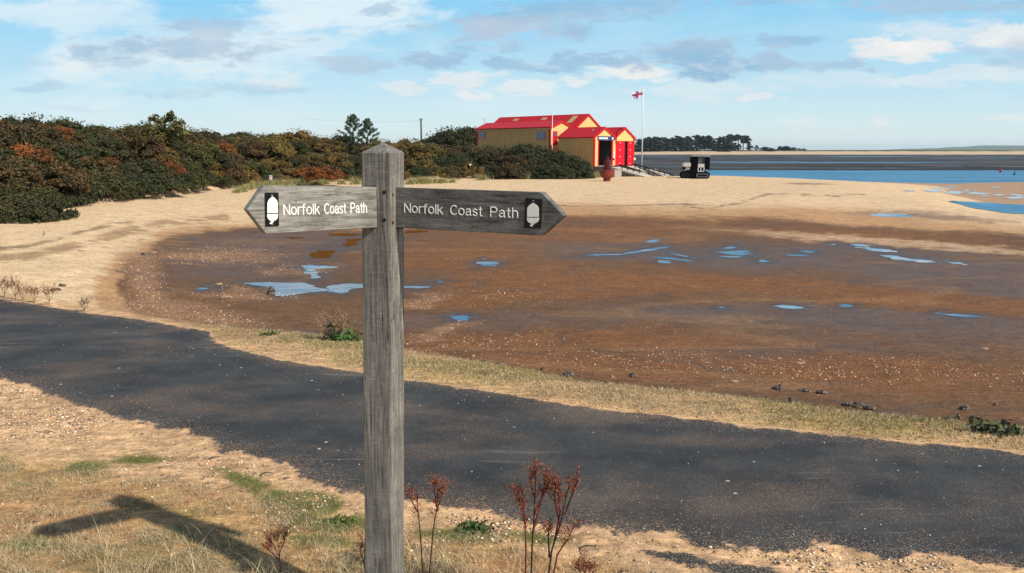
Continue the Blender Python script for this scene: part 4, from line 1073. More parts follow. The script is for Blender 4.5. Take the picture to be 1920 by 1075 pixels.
# ------------------------------------------------------------------ tracked launching tractor
def tractor():
    p = ground_at(1303, 335, -1.95); s = p.y/F; U_ = lambda zx: (zx-860)/13.44*s; Z_ = lambda zy: (868-zy)/13.44*s
    t = empty('tracked_tractor', p, 0, 'black tracked beach tractor with a boxy cab parked on the sand spit', 'tractor')
    M_rub = simple('black_track', lin(13, 13, 14), .9, var=.4, nscale=10, spec=.05); M_blk = simple('black_cab', lin(10, 7, 8), .9, var=.4, spec=.05)
    M_whl = simple('dull_wheel', lin(84, 84, 86), .6, var=.3); M_sil = simple('silver_panel', lin(188, 180, 170), .5, .2, .15)
    def track(y0, x0, x1, n):
        h = Z_(700); r = h/2; m = MB(); c0 = x0+r; c1 = x1-r; pr = []
        for k in range(13): a = math.pi/2+math.pi*k/12; pr.append((c0+r*math.cos(a), r+r*math.sin(a)*(.98)))
        for k in range(13): a = -math.pi/2+math.pi*k/12; pr.append((c1+r*math.cos(a), r+r*math.sin(a)))
        m.prism([(x, y0, z) for x, z in pr], (0, .5, 0))
        # grousers round the loop
        per = []; L_ = len(pr)
        for k in range(L_):
            a = Vector(pr[k]); b = Vector(pr[(k+1) % L_]); dd = (b-a).length; nn = max(1, int(dd/.16))
            for j in range(nn): per.append((a.lerp(b, j/nn), (b-a).normalized()))
        for q_, d_ in per:
            nx_ = Vector((d_.y, -d_.x)); c_ = q_+nx_*.02
            M_ = Matrix.Translation((c_.x, y0+.25, c_.y)) @ Matrix.Rotation(-math.atan2(d_.y, d_.x), 4, 'Y'); m.box((0, 0, 0), (.05, .54, .07), M_)
        o = m.build('track', M_rub, t)
        for k in range(n):
            m = MB(); cx = c0+(c1-c0)*k/(n-1); m.tube([(cx, y0-.05, r), (cx, y0+.02, r)], r*.62, 14); w_ = m.build('road_wheel', M_whl, o)
            m = MB(); m.tube([(cx, y0-.07, r), (cx, y0-.04, r)], r*.25, 10); m.build('hub', M_rub, w_)
        return o
    track(-.75, U_(820), U_(1190), 4); track(.9, U_(530), U_(960), 4)
    m = MB(); m.box((U_(860), .3, Z_(690)), (U_(1100)-U_(620), 1.5, .35)); m.build('chassis', M_rub, t)
    m = MB(); m.box(((U_(750)+U_(1190))/2, .25, (Z_(300)+Z_(330))/2+.02), (U_(1205)-U_(730), 1.7, .12)); m.build('cab_roof', M_grey, t, False, .02)
    m = MB(); m.box(((U_(750)+U_(915))/2, .2, (Z_(330)+Z_(660))/2), (U_(915)-U_(750), 1.3, Z_(330)-Z_(660))); m.build('engine_cover', M_blk, t, False, .04)
    m = MB(); m.box(((U_(1068)+U_(1192))/2, .1, (Z_(340)+Z_(640))/2), (U_(1192)-U_(1068), 1.4, Z_(340)-Z_(640))); m.build('side_curtain', M_blk, t, False, .05)
    for x in (925, 955, 1000, 1055):
        m = MB(); m.bar((U_(x), -.3, Z_(330)), (U_(x), -.3, Z_(520)), .05); m.build('cab_pillar', M_grey, t)
    m = MB(); m.box(((U_(915)+U_(1065))/2, .35, (Z_(330)+Z_(660))/2), (U_(1065)-U_(915), .9, Z_(330)-Z_(660))); m.build('cab_interior', simple('cab_shade', lin(70, 70, 74), .6, var=.5, nscale=3), t)
    m = MB(); m.box(((U_(902)+U_(1058))/2, -.55, (Z_(505)+Z_(590))/2), (U_(1058)-U_(902), .06, Z_(505)-Z_(590))); m.build('front_panel', M_sil, t)
    m = MB()
    for x in (905, 975, 1050): m.bar((U_(x), -.56, Z_(592)), (U_(x), -.56, Z_(690)), .07)
    m.bar((U_(905), -.57, Z_(688)), (U_(1052), -.57, Z_(688)), .07); m.build('grille_frame', M_white, t)
    m = MB(); m.box(((U_(980)), -.5, Z_(640)), (U_(1050)-U_(905), .03, .4)); m.build('grille', M_blk, t)
    m = MB(); m.box(((U_(542)+U_(735))/2, .2, (Z_(478)+Z_(578))/2), (U_(735)-U_(542), 1.1, Z_(478)-Z_(578))); m.build('winch_box', M_sil, t, False, .04)
    m = MB(); m.box(((U_(610)+U_(720))/2, .2, (Z_(590)+Z_(680))/2), (U_(720)-U_(610), .9, Z_(585)-Z_(690))); m.build('winch_support', M_grey, t)
    m = MB(); m.tube([(U_(580), -.2, Z_(610)), (U_(580), .6, Z_(610))], .16, 12); m.build('winch_drum', M_rub, t)
    m = MB(); m.tube([(U_(1065), -.5, Z_(600)), (U_(1110), -.5, Z_(610)), (U_(1110), -.5, Z_(650))], .05, 6); m.build('lamp_arm', M_white, t)
    m = MB(); m.box((U_(940), -.5, Z_(715)), (.9, .2, .12)); m.build('bumper', M_sil, t)
    t.scale = (1, 1, 1)
tractor()

# ------------------------------------------------------------------ fingerpost
M_wood, q = material('weathered_oak')
p = q.new('ShaderNodeTexCoord').outputs['Object']
gr = q.noise(q.scale(p, 130, 130, 5), 1., 8, .7, .3); gr2 = q.noise(q.scale(p, 320, 320, 9), 1., 4, .7)
saw = q.noise(q.scale(p, 30, 30, 420), 1., 4, .65); blot = q.noise(p, 7, 5, .6); blot2 = q.noise(p, 22, 5, .65)
c = q.mix(q.mapr(gr, .3, .72), lin(92, 86, 79), lin(158, 152, 140))
c = q.mix(q.mapr(gr2, .5, .72, 0, .7), c, lin(60, 54, 50))
spl = q.noise(q.scale(p, 55, 55, 1.6), 1., 3, .5); c = q.mix(q.math('MULTIPLY', q.mapr(q.math('ABSOLUTE', q.math('SUBTRACT', spl, .5)), .014, .004), q.mapr(q.noise(p, 3, 2), .45, .6)), c, lin(30, 26, 24))
c = q.mix(q.mapr(saw, .54, .72, 0, .4), c, lin(186, 180, 168))
c = q.mix(q.mapr(saw, .46, .33, 0, .35), c, lin(70, 62, 54))
c = q.mix(1, c, q.mapr(blot, .3, .7, .72, 1.2, False), 'MULTIPLY')
c = q.mix(q.mapr(blot2, .62, .75, 0, .5), c, lin(96, 76, 58))
q.put(q.b.inputs['Base Color'], c); q.put(q.b.inputs['Roughness'], .85); q.put(q.b.inputs['Specular IOR Level'], .15)
q.put(q.b.inputs['Normal'], q.bump(q.math('ADD', q.math('ADD', q.math('MULTIPLY', saw, .8), gr), q.math('MULTIPLY', gr2, .3)), .55, .0014))
def board_mat(name, a, b, ang):
    m, q = material(name); p = q.new('ShaderNodeTexCoord').outputs['Object']
    mp = q.new('ShaderNodeMapping'); q.l.new(p, mp.inputs[0]); mp.inputs['Rotation'].default_value = (0, 0, -ang); pr = mp.outputs[0]
    gr = q.noise(q.scale(pr, 9, 110, 120), 1., 8, .7, .4); gr2 = q.noise(q.scale(pr, 10, 300, 330), 1., 4, .7)
    saw = q.noise(q.scale(pr, 330, 26, 26), 1., 3, .6); bl = q.noise(pr, 9, 6, .65)
    kn = q.noise(q.vm('ADD', pr, (3, 0, 0)), 30, 4, .6)
    c = q.mix(q.mapr(gr, .3, .72), a, b)
    c = q.mix(q.mapr(gr2, .5, .72, 0, .55), c, lin(62, 60, 58))
    c = q.mix(q.mapr(saw, .55, .7, 0, .22), c, lin(196, 190, 176))
    c = q.mix(1, c, q.mapr(bl, .3, .7, .68, 1.25, False), 'MULTIPLY')
    spl = q.noise(q.scale(pr, 4, 60, 70), 1., 3, .5); c = q.mix(q.math('MULTIPLY', q.mapr(q.math('ABSOLUTE', q.math('SUBTRACT', spl, .5)), .014, .004), q.mapr(q.noise(pr, 8, 2), .5, .65)), c, lin(36, 33, 30))
    c = q.mix(q.mapr(kn, .66, .74, 0, .6), c, lin(58, 50, 44))
    q.put(q.b.inputs['Base Color'], c); q.put(q.b.inputs['Roughness'], .85); q.put(q.b.inputs['Specular IOR Level'], .15)
    q.put(q.b.inputs['Normal'], q.bump(q.math('ADD', q.math('ADD', gr, q.math('MULTIPLY', saw, .5)), q.math('MULTIPLY', gr2, .3)), .55, .0013))
    return m
PY_ = 2.5/CP
base = at(730.5, 283, PY_); ZG = gz(base.x, base.y)
fpst = empty('fingerpost', (base.x, base.y, ZG-.02), 0, 'weathered grey oak fingerpost with two pointed arms at the path edge', 'signpost')
lean = .0225
top = CZ-.0035
def dirv_(a): return Vector((math.cos(R(a)), math.sin(R(a)), 0))
dL, dR = dirv_(161), dirv_(71); side = .1005
def P_at(z):      # front corner of the post at height z
    return Vector((base.x+lean*(z-CZ), base.y, z))
O = fpst.location
def ring(z, ins=0):
    k = P_at(z); a = k+(dL+dR)*ins; return [k+(dL+dR)*ins, k+dL*(side-ins)+dR*ins, k+dL*(side-ins)+dR*(side-ins), k+dR*(side-ins)+dL*ins]
m = MB(); zs = [ZG-.5, ZG, .8, top-.004, top]
V = []; Fc = []
for i, z in enumerate(zs): V += [p-O for p in ring(z, .0015 if i == 4 else 0)]
ap = P_at(top+.031)+(dL+dR)*side/2
for i in range(4):
    for k in range(4): Fc.append((i*4+k, i*4+(k+1) % 4, (i+1)*4+(k+1) % 4, (i+1)*4+k))
V.append(ap-O)
for k in range(4): Fc.append((16+k, 16+(k+1) % 4, 20))
m.add(V, Fc)
postm = m.build('post', M_wood, fpst, False, .0022)
M_black = simple('black_plate', lin(10, 10, 14), .35, var=.2, spec=.4)
M_let = simple('white_lettering', lin(246, 242, 230), .6, var=.06, nscale=60)
M_gap, q = material('recess_shade'); q.put(q.b.inputs['Base Color'], (.012, .010, .009)); q.put(q.b.inputs['Roughness'], .9)
def arc(cx, cy, rx, ry, a0, a1, n=14): return [(cx+rx*math.cos(R(a0+(a1-a0)*k/n)), cy+ry*math.sin(R(a0+(a1-a0)*k/n))) for k in range(n+1)]
GLY = {'N': (.62, [[(0,0),(0,1)],[(0,1),(.62,0)],[(.62,0),(.62,1)]]), 'o': (.54, [arc(.27,.36,.27,.36,0,360,20)]), 'r': (.28, [[(0,0),(0,.72)], arc(.28,.42,.28,.29,170,85,6)]),
 'f': (.30, [[(.12,0),(.12,.8)]+arc(.28,.82,.16,.18,175,85,6), [(-.02,.70),(.28,.70)]]), 'l': (.02, [[(0,0),(0,1)]]), 'k': (.44, [[(0,0),(0,1)],[(.42,.72),(.02,.30)],[(.16,.44),(.46,0)]]),
 'C': (.66, [arc(.37,.5,.36,.5,48,312,20)]), 'a': (.50, [arc(.24,.5,.2,.21,165,0,8)+[(.44,.1),(.50,.0)], [(.44,.42),(.24,.38)]+arc(.2,.19,.19,.19,100,290,10)+[(.44,.16)]]),
 's': (.44, [arc(.22,.54,.19,.17,25,250,10)+[(.3,.34)]+arc(.22,.18,.2,.18,55,-160,10)]), 't': (.28, [[(.12,.95),(.12,.15)]+arc(.26,.16,.14,.16,190,275,5), [(-.02,.70),(.28,.70)]]),
 'P': (.56, [[(0,0),(0,1)],[(0,1),(.32,1)]+arc(.32,.74,.24,.26,90,-90,10)+[(0,.48)]]), 'h': (.44, [[(0,0),(0,1)], arc(.22,.48,.21,.24,165,0,9)+[(.43,0)]])}
def arm(root_px, root_py, Yr, ang, outline, plate, acorn, textpx, th, mat, lab, text, sx):
    A0 = at(root_px, root_py, Yr); d = dirv_(ang); n = d.cross(Vector((0, 0, 1))).normalized()
    if n.y > 0: n = -n
    def on(px, py, off=0.):
        a, b, c = ray(px, py); r = Vector((a, b, c)); C0 = Vector((0, 0, CZ)); A = A0+n*off
        t = (A-C0).dot(n)/r.dot(n); return C0+r*t-O
    m = MB(); pts = [on(*q_) for q_ in outline]
    m.prism(pts, -n*th)
    b = m.build('arm', mat, fpst, False, .0012); b['label'] = lab
    m = MB(); m.prism([on(px, py, .0035) for px, py in plate], -n*.0025); pl = m.build('waymark_plate', M_black, b)
    m = MB()
    for poly in acorn: m.prism([on(px, py, .0048) for px, py in poly], -n*.001)
    m.build('acorn_emblem', M_let, pl)
    for sc_x, sc_y in ((.5, .08), (.5, .94)):
        a_ = Vector(plate[0]).lerp(Vector(plate[1]), sc_x); b_2 = Vector(plate[3]).lerp(Vector(plate[2]), sc_x); c_ = a_.lerp(b_2, sc_y)
        m = MB(); c3 = on(c_.x, c_.y, .004); m.tube([c3, c3+n*.0022], .0024, 10); m.build('screw', M_grey, pl)
    # lettering
    (x0, y0), (x1, y1), cap = textpx
    w0 = on(x0, y0, .0004); w1 = on(x1, y1, .0004); ex = (w1-w0); Lx = ex.length; ex = ex.normalized(); ey = n.cross(ex)
    if ey.z < 0: ey = -ey
    for word, f0, f1 in text:
        pen = 0.; strokes = []
        for ch in word:
            wdt, st_ = GLY[ch]
            for s_ in st_: strokes.append([(pen+x, y) for x, y in s_])
            pen += wdt+.20
        tot = pen-.20; kx = Lx*(f1-f0)/tot; off = w0+ex*Lx*f0; m = MB(); rad_s = sx
        for s_ in strokes:
            pts = [off+ex*(x*kx)+ey*(y*cap) for x, y in s_]
            if len(pts) > 2:                      # round the corners of curves
                pts = [p for p in pts]
            nb_ = 8; V = []; Fc = []
            for i_, p_ in enumerate(pts):
                t_ = (pts[min(i_+1, len(pts)-1)]-pts[max(i_-1, 0)]).normalized(); sd = n.cross(t_)
                V += [p_+sd*(math.cos(math.pi*k/4)*rad_s)+n*(math.sin(math.pi*k/4)*.0009) for k in range(8)]
            for i_ in range(len(pts)-1):
                for k in range(8): Fc.append((i_*8+k, i_*8+(k+1) % 8, i_*8+8+(k+1) % 8, i_*8+8+k))
            Fc.append(tuple(range(8))); Fc.append(tuple(range(len(pts)*8-8, len(pts)*8))); m.add(V, Fc)
            for e_ in (pts[0], pts[-1]): m.tube([e_-n*.0005, e_+n*.0006], rad_s*.98, 10)
        lo = m.build('lettering', M_let, b); lo['label'] = 'white letters reading '+word
    # mortise shadow gap round the arm where it enters the post
    return b, on, n, d, A0
# left arm
TL = (-3.0, 0)
plL = [(497,361.5),(522.3,361.5),(523.3,423.3),(498,424.5)]
def acorn(cx, cy, w, h, sl=0.):      # centre top, width, height (pixels): nut and cup with stalk
    nut = []; hh = h*.60
    for k in range(17):
        t_ = k/16; a = math.pi*(1-t_); x = math.cos(a); y = math.sin(a)
        nut.append((cx+x*w/2*(1 if abs(x) > .0 else 1), cy+hh*.42-(y**1.15)*hh*.36-(hh*.06 if abs(x) < .2 else 0)))
    nut += [(cx+w/2+w*.01, cy+hh*.98), (cx-w/2-w*.01, cy+hh*.98)]
    cup = [(cx-w*.53, cy+hh*1.04), (cx+w*.53, cy+hh*1.04)]
    for k in range(13):
        a = math.pi*k/12; cup.append((cx+math.cos(a)*w*.53, cy+hh*1.08+math.sin(a)**.85*h*.235))
    stk = [(cx+w*.10, cy+h*.83), (cx+w*.30, cy+h*.80), (cx-w*.10, cy+h*1.0), (cx-w*.30, cy+h*.97), (cx-w*.22, cy+h*.925)]
    return [nut, cup, stk]
M_armL = board_mat('silvered_board', lin(104, 100, 92), lin(176, 171, 158), R(-143))
M_armR = board_mat('dark_grey_board', lin(82, 80, 76), lin(140, 136, 128), R(-28))
WDS = lambda a, b, c, d: [('Norfolk', 0, a), ('Coast', b, c), ('Path', d, 1)]
armL, onL, nL, ddL, AL = arm(703.5, 389, PY_+.012, -143, [(708,350.8),(494.7,348.3),(463.4,393.3),(498.5,438.6),(708,427)], plL, acorn(511.2, 369, 19.5, 52), ((532.5, 403), (687.5, 398.5), .0295),
    .033, M_armL, 'pale silvery arm pointing left', WDS(.41, .475, .735, .80), .0019)
plR = [(985,371.5),(1016,373.5),(1013.5,429),(982,427.5)]
armR, onR, nR, ddR, AR = arm(747, 390, PY_+.035, -28, [(742,352),(1014.4,361),(1056.5,404.7),(1015.3,442.2),(742,427.3)], plR, acorn(999.2, 381, 21.5, 44), ((758.5, 398.0), (970.5, 408.5), .0275),
    .030, M_armR, 'darker grey arm pointing right', WDS(.35, .425, .70, .775), .0018)
# shade of the mortise gaps as near-black plates, a hair proud of the post
def slot(face_d, face_n, px0, px1, py0, py1, name='mortise'):
    A = P_at(1.5); C0 = Vector((0, 0, CZ))
    def on(px, py):
        r = Vector(ray(px, py)); t = (A-C0).dot(face_n)/r.dot(face_n); return C0+r*t-O+face_n*.0006
    m = MB(); m.prism([on(px0, py0), on(px1, py0), on(px1, py1), on(px0, py1)], -face_n*.01); m.build(name, M_gap, postm)
nLf = Vector((-dR.x, -dR.y, 0)); nRf = Vector((-dL.x, -dL.y, 0))
slot(dL, nLf, 682, 704.6, 348.6, 428.5); slot(dR, nRf, 745.0, 756, 350.2, 429.5)
def hole(px, py, fn, r, mat=M_gap):
    A = P_at(1.5); C0 = Vector((0, 0, CZ)); rr = Vector(ray(px, py)); t = (A-C0).dot(fn)/rr.dot(fn); c_ = C0+rr*t-O
    m = MB(); m.tube([c_-fn*.003, c_+fn*.0009], r, 14); m.build('bolt_hole', mat, postm)  # disc, near-black by default to paint the shade inside the hole
hole(720.5, 361, nLf, .0066); hole(720.5, 413, nLf, .0066); hole(736.5, 365.5, nRf, .0052); hole(737, 417.5, nRf, .0055, simple('rusty_hole', lin(70, 44, 30), .9))

# ------------------------------------------------------------------ grasses
M_gr = {}
for nm, a, b in (('green', (.10, .115, .03), (.26, .26, .09)), ('straw', (.36, .26, .13), (.66, .54, .32)), ('dull', (.22, .175, .075), (.42, .33, .17)), ('marram', (.17, .16, .05), (.50, .45, .20))):
    m_, q = material(nm+'_blades'); q.put(q.b.inputs['Base Color'], q.mix(q.attr('tint'), a, b)); q.put(q.b.inputs['Roughness'], .7); q.put(q.b.inputs['Specular IOR Level'], .2); M_gr[nm] = m_
def blades(X, Y, Z, h, wd, bend, seg=3):
    n = len(X); a = rng.random(n)*6.283; bd = bend*(.4+rng.random(n)); V = np.zeros((n, (seg+1)*2, 3)); ta = rng.random(n)*6.283
    for k in range(seg+1):
        f = k/seg; off = bd*h*f*f
        cx = X+np.cos(a)*off; cy = Y+np.sin(a)*off; cz = Z+h*f*np.sqrt(np.maximum(.1, 1-(bd*f)**2*.5)); w2 = wd*(1-f*.9)/2
        V[:, 2*k] = np.stack([cx-np.cos(ta)*w2, cy-np.sin(ta)*w2, cz], -1); V[:, 2*k+1] = np.stack([cx+np.cos(ta)*w2, cy+np.sin(ta)*w2, cz], -1)
    Fq = []
    for k in range(seg): Fq.append(np.stack([np.arange(n)*(seg+1)*2+2*k+j for j in (0, 1, 3, 2)], -1))
    T = np.repeat(rng.random(n), (seg+1)*2)
    return V.reshape(-1, 3), np.concatenate(Fq), T
def scatter(mask, n, ylo, yhi, amp=(-1, 1)):
    """random ground vertices chosen with weight, jittered"""
    w_ = np.where((gy > ylo) & (gy < yhi), mask, 0)*RR.ravel()**2; w_ = w_/w_.sum()
    idx = rng.choice(N, n, p=w_); r_ = np.hypot(gx[idx], gy[idx])
    x = gx[idx]+rng.normal(size=n)*r_*.006; y = gy[idx]+rng.normal(size=n)*r_*.006
    return x, y, height(x, y)
infr = (GPX > -150) & (GPX < 2070) & (GPY < 1250)
offp = (dpath < -.04)
def grass(name, mat, mask, n, h0, h1, wd, bend, ylo, yhi, lab, cat='grass'):
    x, y, z = scatter(mask*infr*offp, n, ylo, yhi); h = rng.uniform(h0, h1, n)
    V, Fq, T = blades(x, y, z-.003, h, wd, bend); o = mesh_obj(name, V, Fq, mat, False, {'tint': ('FLOAT', T)}); tag(o, lab, cat, kind='stuff')
grass('grass', M_gr['green'], grn*sstep(-.1, .2, tn2+.05), 30000, .006, .022, .0018, 1., 1.5, 6, 'short green grass in patches on the sandy verge before the path')
grass('dead_grass', M_gr['straw'], turf*sstep(-.15, .25, tn2), 45000, .008, .040, .0019, 1.1, 1.5, 6, 'short bleached grass over the sandy verge before the path')
grass('matted_turf', M_gr['dull'], turf*sstep(-.1, .15, tn), 42000, .006, .024, .0022, 1.2, 1.5, 6, 'dull brown matted turf on the verge before the path')
grass('verge_grass', M_gr['dull'], strip2*sstep(-.1, .15, stripn+fbm(gx, gy, .25, 3, 91)), 8000, .008, .032, .005, 1.1, 3, 16, 'low brownish grass on the strip beyond the path')
grass('verge_grass', M_gr['straw'], strip2*sstep(-.2, .1, fbm(gx, gy, .3, 3, 92)), 15000, .010, .04, .004, 1.1, 3, 16, 'bleached grass on the strip beyond the path')
grass('verge_grass', M_gr['green'], strip2*sstep(.0, .2, stripn)*sstep(.45, .0, -S), 5000, .012, .04, .005, .8, 3, 16, 'greener grass along the outer lip of the strip beyond the path')
# tall bleached stalks at the bottom of the view
xs = []; 
for a, b, n_ in ((225,1075,8),(540,1072,26),(640,1068,30),(360,1030,12),(300,1060,16),(800,1068,60),(860,1075,60),(930,1080,26),(665,1085,40),(590,1010,6),(430,1010,8),(120,1060,6),(700,1090,40),(1100,1090,40),(500,1095,60),(760,1030,20),(620,1100,60),(850,1100,60),(980,1095,50),(1180,1100,30),(560,1040,14),(740,1060,50),(880,1050,24),(200,1030,10)):
    for k in range(int(n_*1.8)):
        X, Y = GT(a+random.gauss(0, 30), b+random.uniform(-10, 60)); xs.append((X, Y))
xs = np.array(xs); V, Fq, T = blades(xs[:, 0], xs[:, 1], height(xs[:, 0], xs[:, 1])-.005, rng.uniform(.04, .17, len(xs)), .0030, .9, 5)
o = mesh_obj('dry_stalks', V, Fq, M_gr['straw'], False, {'tint': ('FLOAT', T)}); tag(o, 'long bleached grass stalks around the foot of the signpost', 'grass', kind='stuff')
# marram tufts along the dune foot
tufts = []
for i in range(4):
    n_ = 420; r_ = np.abs(rng.normal(size=n_))*.32; a = rng.random(n_)*6.283
    V, Fq, T = blades(r_*np.cos(a), r_*np.sin(a), np.zeros(n_), rng.uniform(.45, 1.05, n_), .028, .75, 4)
    o = mesh_obj('marram_tuft', V, Fq, M_gr['marram'], False, {'tint': ('FLOAT', T)}); tufts.append(o.data); bpy.data.objects.remove(o)
for px, py, s in [(8,408,1.3),(26,406,1.5),(44,404,1.5),(60,402,1.2),(20,398,1.1),(455,360,.9),(468,356,.9),(483,354,1.2),(500,352,1.1),(520,350,1.2),(540,349,1.1),(557,348,1.2),(575,347,1.3),(592,347,1.),(610,346,1.1),(640,346,.9),(668,346,1.3),
   (770,346,1.),(785,345,1.3),(800,345,1.2),(815,344,1.),(830,344,1.1),(848,343,.8),(905,338,1.2),(986,336,1.1),(996,336,1.3),(1008,335,1.2),(1024,335,1.5),(1062,333,.8),(1108,334,1.2),(1118,333,1.3),(1100,334,.9),(1128,331,.7),(1214,322,.9),(1208,325,.8),(445,362,.7)]:
    p = ground_at(px, py, -1.95); o = bpy.data.objects.new('marram_tuft', random.choice(tufts)); sc.collection.objects.link(o)
    o.location = p-Vector((0, 0, .05)); o.scale = (s*1.1, s*1.1, s*.85); o.rotation_euler = (0, 0, random.uniform(0, 6))
    tag(o, 'yellow green marram tuft where the sand meets the thicket', 'grass tuft', 'marram tufts along the foot of the thicket')
# fence stakes
M_stake = simple('bleached_stake', lin(140, 126, 108), .9, var=.3)
for i, (px, py, hp) in enumerate([(148,388,8),(160,387,9),(172,385,8),(186,383,10),(194,381,9),(200,380,9),(206,379,8),(214,377,10),(222,376,9),(232,375,9),(242,374,9),(305,371,10),(310,370,11),(316,370,9),(322,369,9),(76,372,8),
     (925,337,8),(958,335,9),(1058,334,9),(1090,334,8),(1005,334,6),(446,360,6)]):
    p = ground_at(px, py, -1.95); h_ = hp/F*p.y; m = MB(); ln = random.uniform(-.12, .12)*h_
    m.tube([(0, 0, -.1), (ln, 0, h_)], [.04, .03], 6); o = m.build('fence_stake', M_stake); o.location = p
    tag(o, 'short grey fence stake at the foot of the thicket', 'stake', 'fence stakes at the foot of the thicket')

# dried seed-head plants
M_rust = {}
for nm, c_ in (('rust', (.23, .065, .028)), ('rust2', (.24, .085, .04)), ('tan', (.30, .20, .11))):
    m_, q = material(nm+'_seedheads'); q.put(q.b.inputs['Base Color'], q.mix(q.attr('tint'), tuple(v*.55 for v in c_), tuple(v*1.6 for v in c_))); q.put(q.b.inputs['Roughness'], .8); M_rust[nm] = m_
M_stem = simple('red_brown_stem', lin(104, 44, 30), .8, var=.3); M_stemd = simple('dark_stem', lin(54, 34, 30), .8, var=.3); M_stemt = simple('pale_stem', lin(150, 124, 92), .8, var=.2)
def dry_plant(stems, Y, lab, heads='rust', stem=M_stem, hr=.012, name='dry_dock', r0=.0028, gzb=None, bits=1.):
    b = stems[0][0]; p0 = at(b[0], b[1], Y); g0 = gz(p0.x, Y); base = Vector((p0.x, Y, g0))
    t = empty(name, base, 0, lab, 'plant'); Ps = []
    for i, st_ in enumerate(stems):
        dy = random.uniform(-.05, .05); pts = [at(a, b_, Y+dy*(k/len(st_)))-base for k, (a, b_) in enumerate(st_)]
        pts[0].z = min(pts[0].z, -.01) if i == 0 or st_[0][1] >= b[1]-8 else pts[0].z
        m = MB(); n_ = len(pts); m.tube(pts, [r0*(1-.6*k/(n_-1)) for k in range(n_)], 6); m.build('stem', stem if i % 3 else M_stemd if stem is M_stem else stem, t)
        # twiglets and seeds along the top part
        m = MB(); tw = 0
        for k in range(int(16*bits)):
            f = random.uniform(.45, 1.); q_ = f*(n_-1); i0 = min(int(q_), n_-2); c_ = pts[i0].lerp(pts[i0+1], q_-i0)
            dd = Vector((random.gauss(0, .7), random.gauss(0, .7), random.uniform(.6, 1.6))).normalized()*random.uniform(.5, 1.6)*hr*2.2
            m.tube([c_, c_+dd*.6, c_+dd], [r0*.3, r0*.25, r0*.2], 4, False)
            for j in range(int(14*bits)):
                s_ = random.uniform(.4, 1.1); Ps.append(tuple(c_+dd*s_+Vector((random.gauss(0, 1), random.gauss(0, 1), random.gauss(0, 1)))*hr*.28))
        m.build('twigs', stem, t)
        Pa = np.array(Ps); Ps = []; V, Fq = leaf_quads(Pa, rng.normal(size=Pa.shape), hr*.26*(.6+.8*rng.random(len(Pa))), 1.3)
        mesh_obj('seed_head', V, Fq, M_rust[heads], False, {'tint': ('FLOAT', np.repeat(rng.random(len(Pa)), 4))}, t)
    return t
S1 = [[(993,1090),(998,1020),(1002,960),(1004,900),(1004,875)], [(985,1090),(986,1020),(983,960),(978,915)], [(998,1000),(1012,950),(1022,905),(1030,893)], [(1016,1090),(1035,1030),(1052,980),(1062,930),(1068,905)],
      [(1020,1085),(1045,1040),(1065,1010),(1078,985)], [(1040,1015),(1050,960),(1046,920),(1040,900)], [(1058,965),(1072,930),(1084,900)], [(986,990),(975,945),(972,920)], [(1003,960),(1018,930),(1030,905)], [(1030,1045),(1028,1005),(1030,985)],
      [(1050,985),(1040,940),(1042,905)], [(1000,930),(994,900),(1008,880)]]
dry_plant(S1, 2.62, 'tall rusty red dock plant with branching seed heads right of the signpost', hr=.016, r0=.0036, bits=1.1)
dry_plant([[(795,1052),(788,1000),(783,950),(783,925)], [(783,960),(772,940),(765,925)]], 2.75, 'thin rusty dock stalk just right of the post', hr=.013, r0=.003)
dry_plant([[(800,1048),(812,995),(819,955),(822,915)], [(818,960),(828,930),(834,908)], [(818,950),(815,925),(814,905)]], 2.8, 'thin rusty dock stalk with a round head second right of the post', hr=.016, r0=.003)
dry_plant([[(527,1072),(524,1040),(521,1015),(522,998)], [(524,1045),(512,1020),(498,1010)], [(523,1040),(533,1015),(536,1000)], [(524,1050),(508,1035),(494,1025)]], 2.85, 'small rusty dock plant near the shadow left of the post', hr=.015, r0=.0025)
dry_plant([[(1098,1095),(1096,1075),(1094,1060)], [(1098,1092),(1104,1075),(1108,1066)], [(1096,1090),(1088,1074),(1084,1068)]], 2.6, 'low rusty seed head at the bottom edge right of the tall dock', hr=.017, r0=.0025)
dry_plant([[(686,1095),(683,1050),(684,1020)], [(684,1060),(676,1035),(680,1015)]], 2.75, 'rusty seed head touching the left side of the post foot', hr=.012, r0=.0025)
# stalks along the left path edge
YL = _ep[2][1]
for i, (px, y0, hgt, lb) in enumerate([(8,562,34,'leftmost brown seeding stalk at the far path edge'),(28,566,38,'tall brown seeding stalk near the left frame edge'),(42,568,26,'short brown stalk among the weeds at the left path edge'),
      (64,571,28,'brown seeding stalk with a round head at the left path edge'),(92,575,34,'rightmost brown seeding stalk of the left path edge'),(158,587,22,'small yellow green weed alone at the path edge')]):
    X, Y = GT(px, y0); Y += .1
    dry_plant([[(px, y0+3), (px+1, y0-hgt*.5), (px-1, y0-hgt)], [(px+1, y0-hgt*.3), (px+6, y0-hgt*.6), (px+8, y0-hgt*.85)], [(px, y0-hgt*.3), (px-5, y0-hgt*.6), (px-7, y0-hgt*.8)]], Y, lb, heads='rust2' if i < 5 else 'tan', stem=M_stemt, hr=.036, name='seeding_weed', r0=.005, bits=.7)
X, Y = GT(632, 640)
w1 = dry_plant([[(612,642),(606,620),(594,600)], [(620,643),(616,615),(604,592)], [(628,643),(627,612),(630,598)], [(636,643),(642,615),(646,596)], [(641,643),(645,612),(640,592)], [(606,641),(600,620),(597,610)]], Y+.05, 'dead thistle clump with pale stalks at the far path verge left of the post', heads='tan', stem=M_stemt, hr=.032, name='dead_thistle', r0=.006, bits=.7)
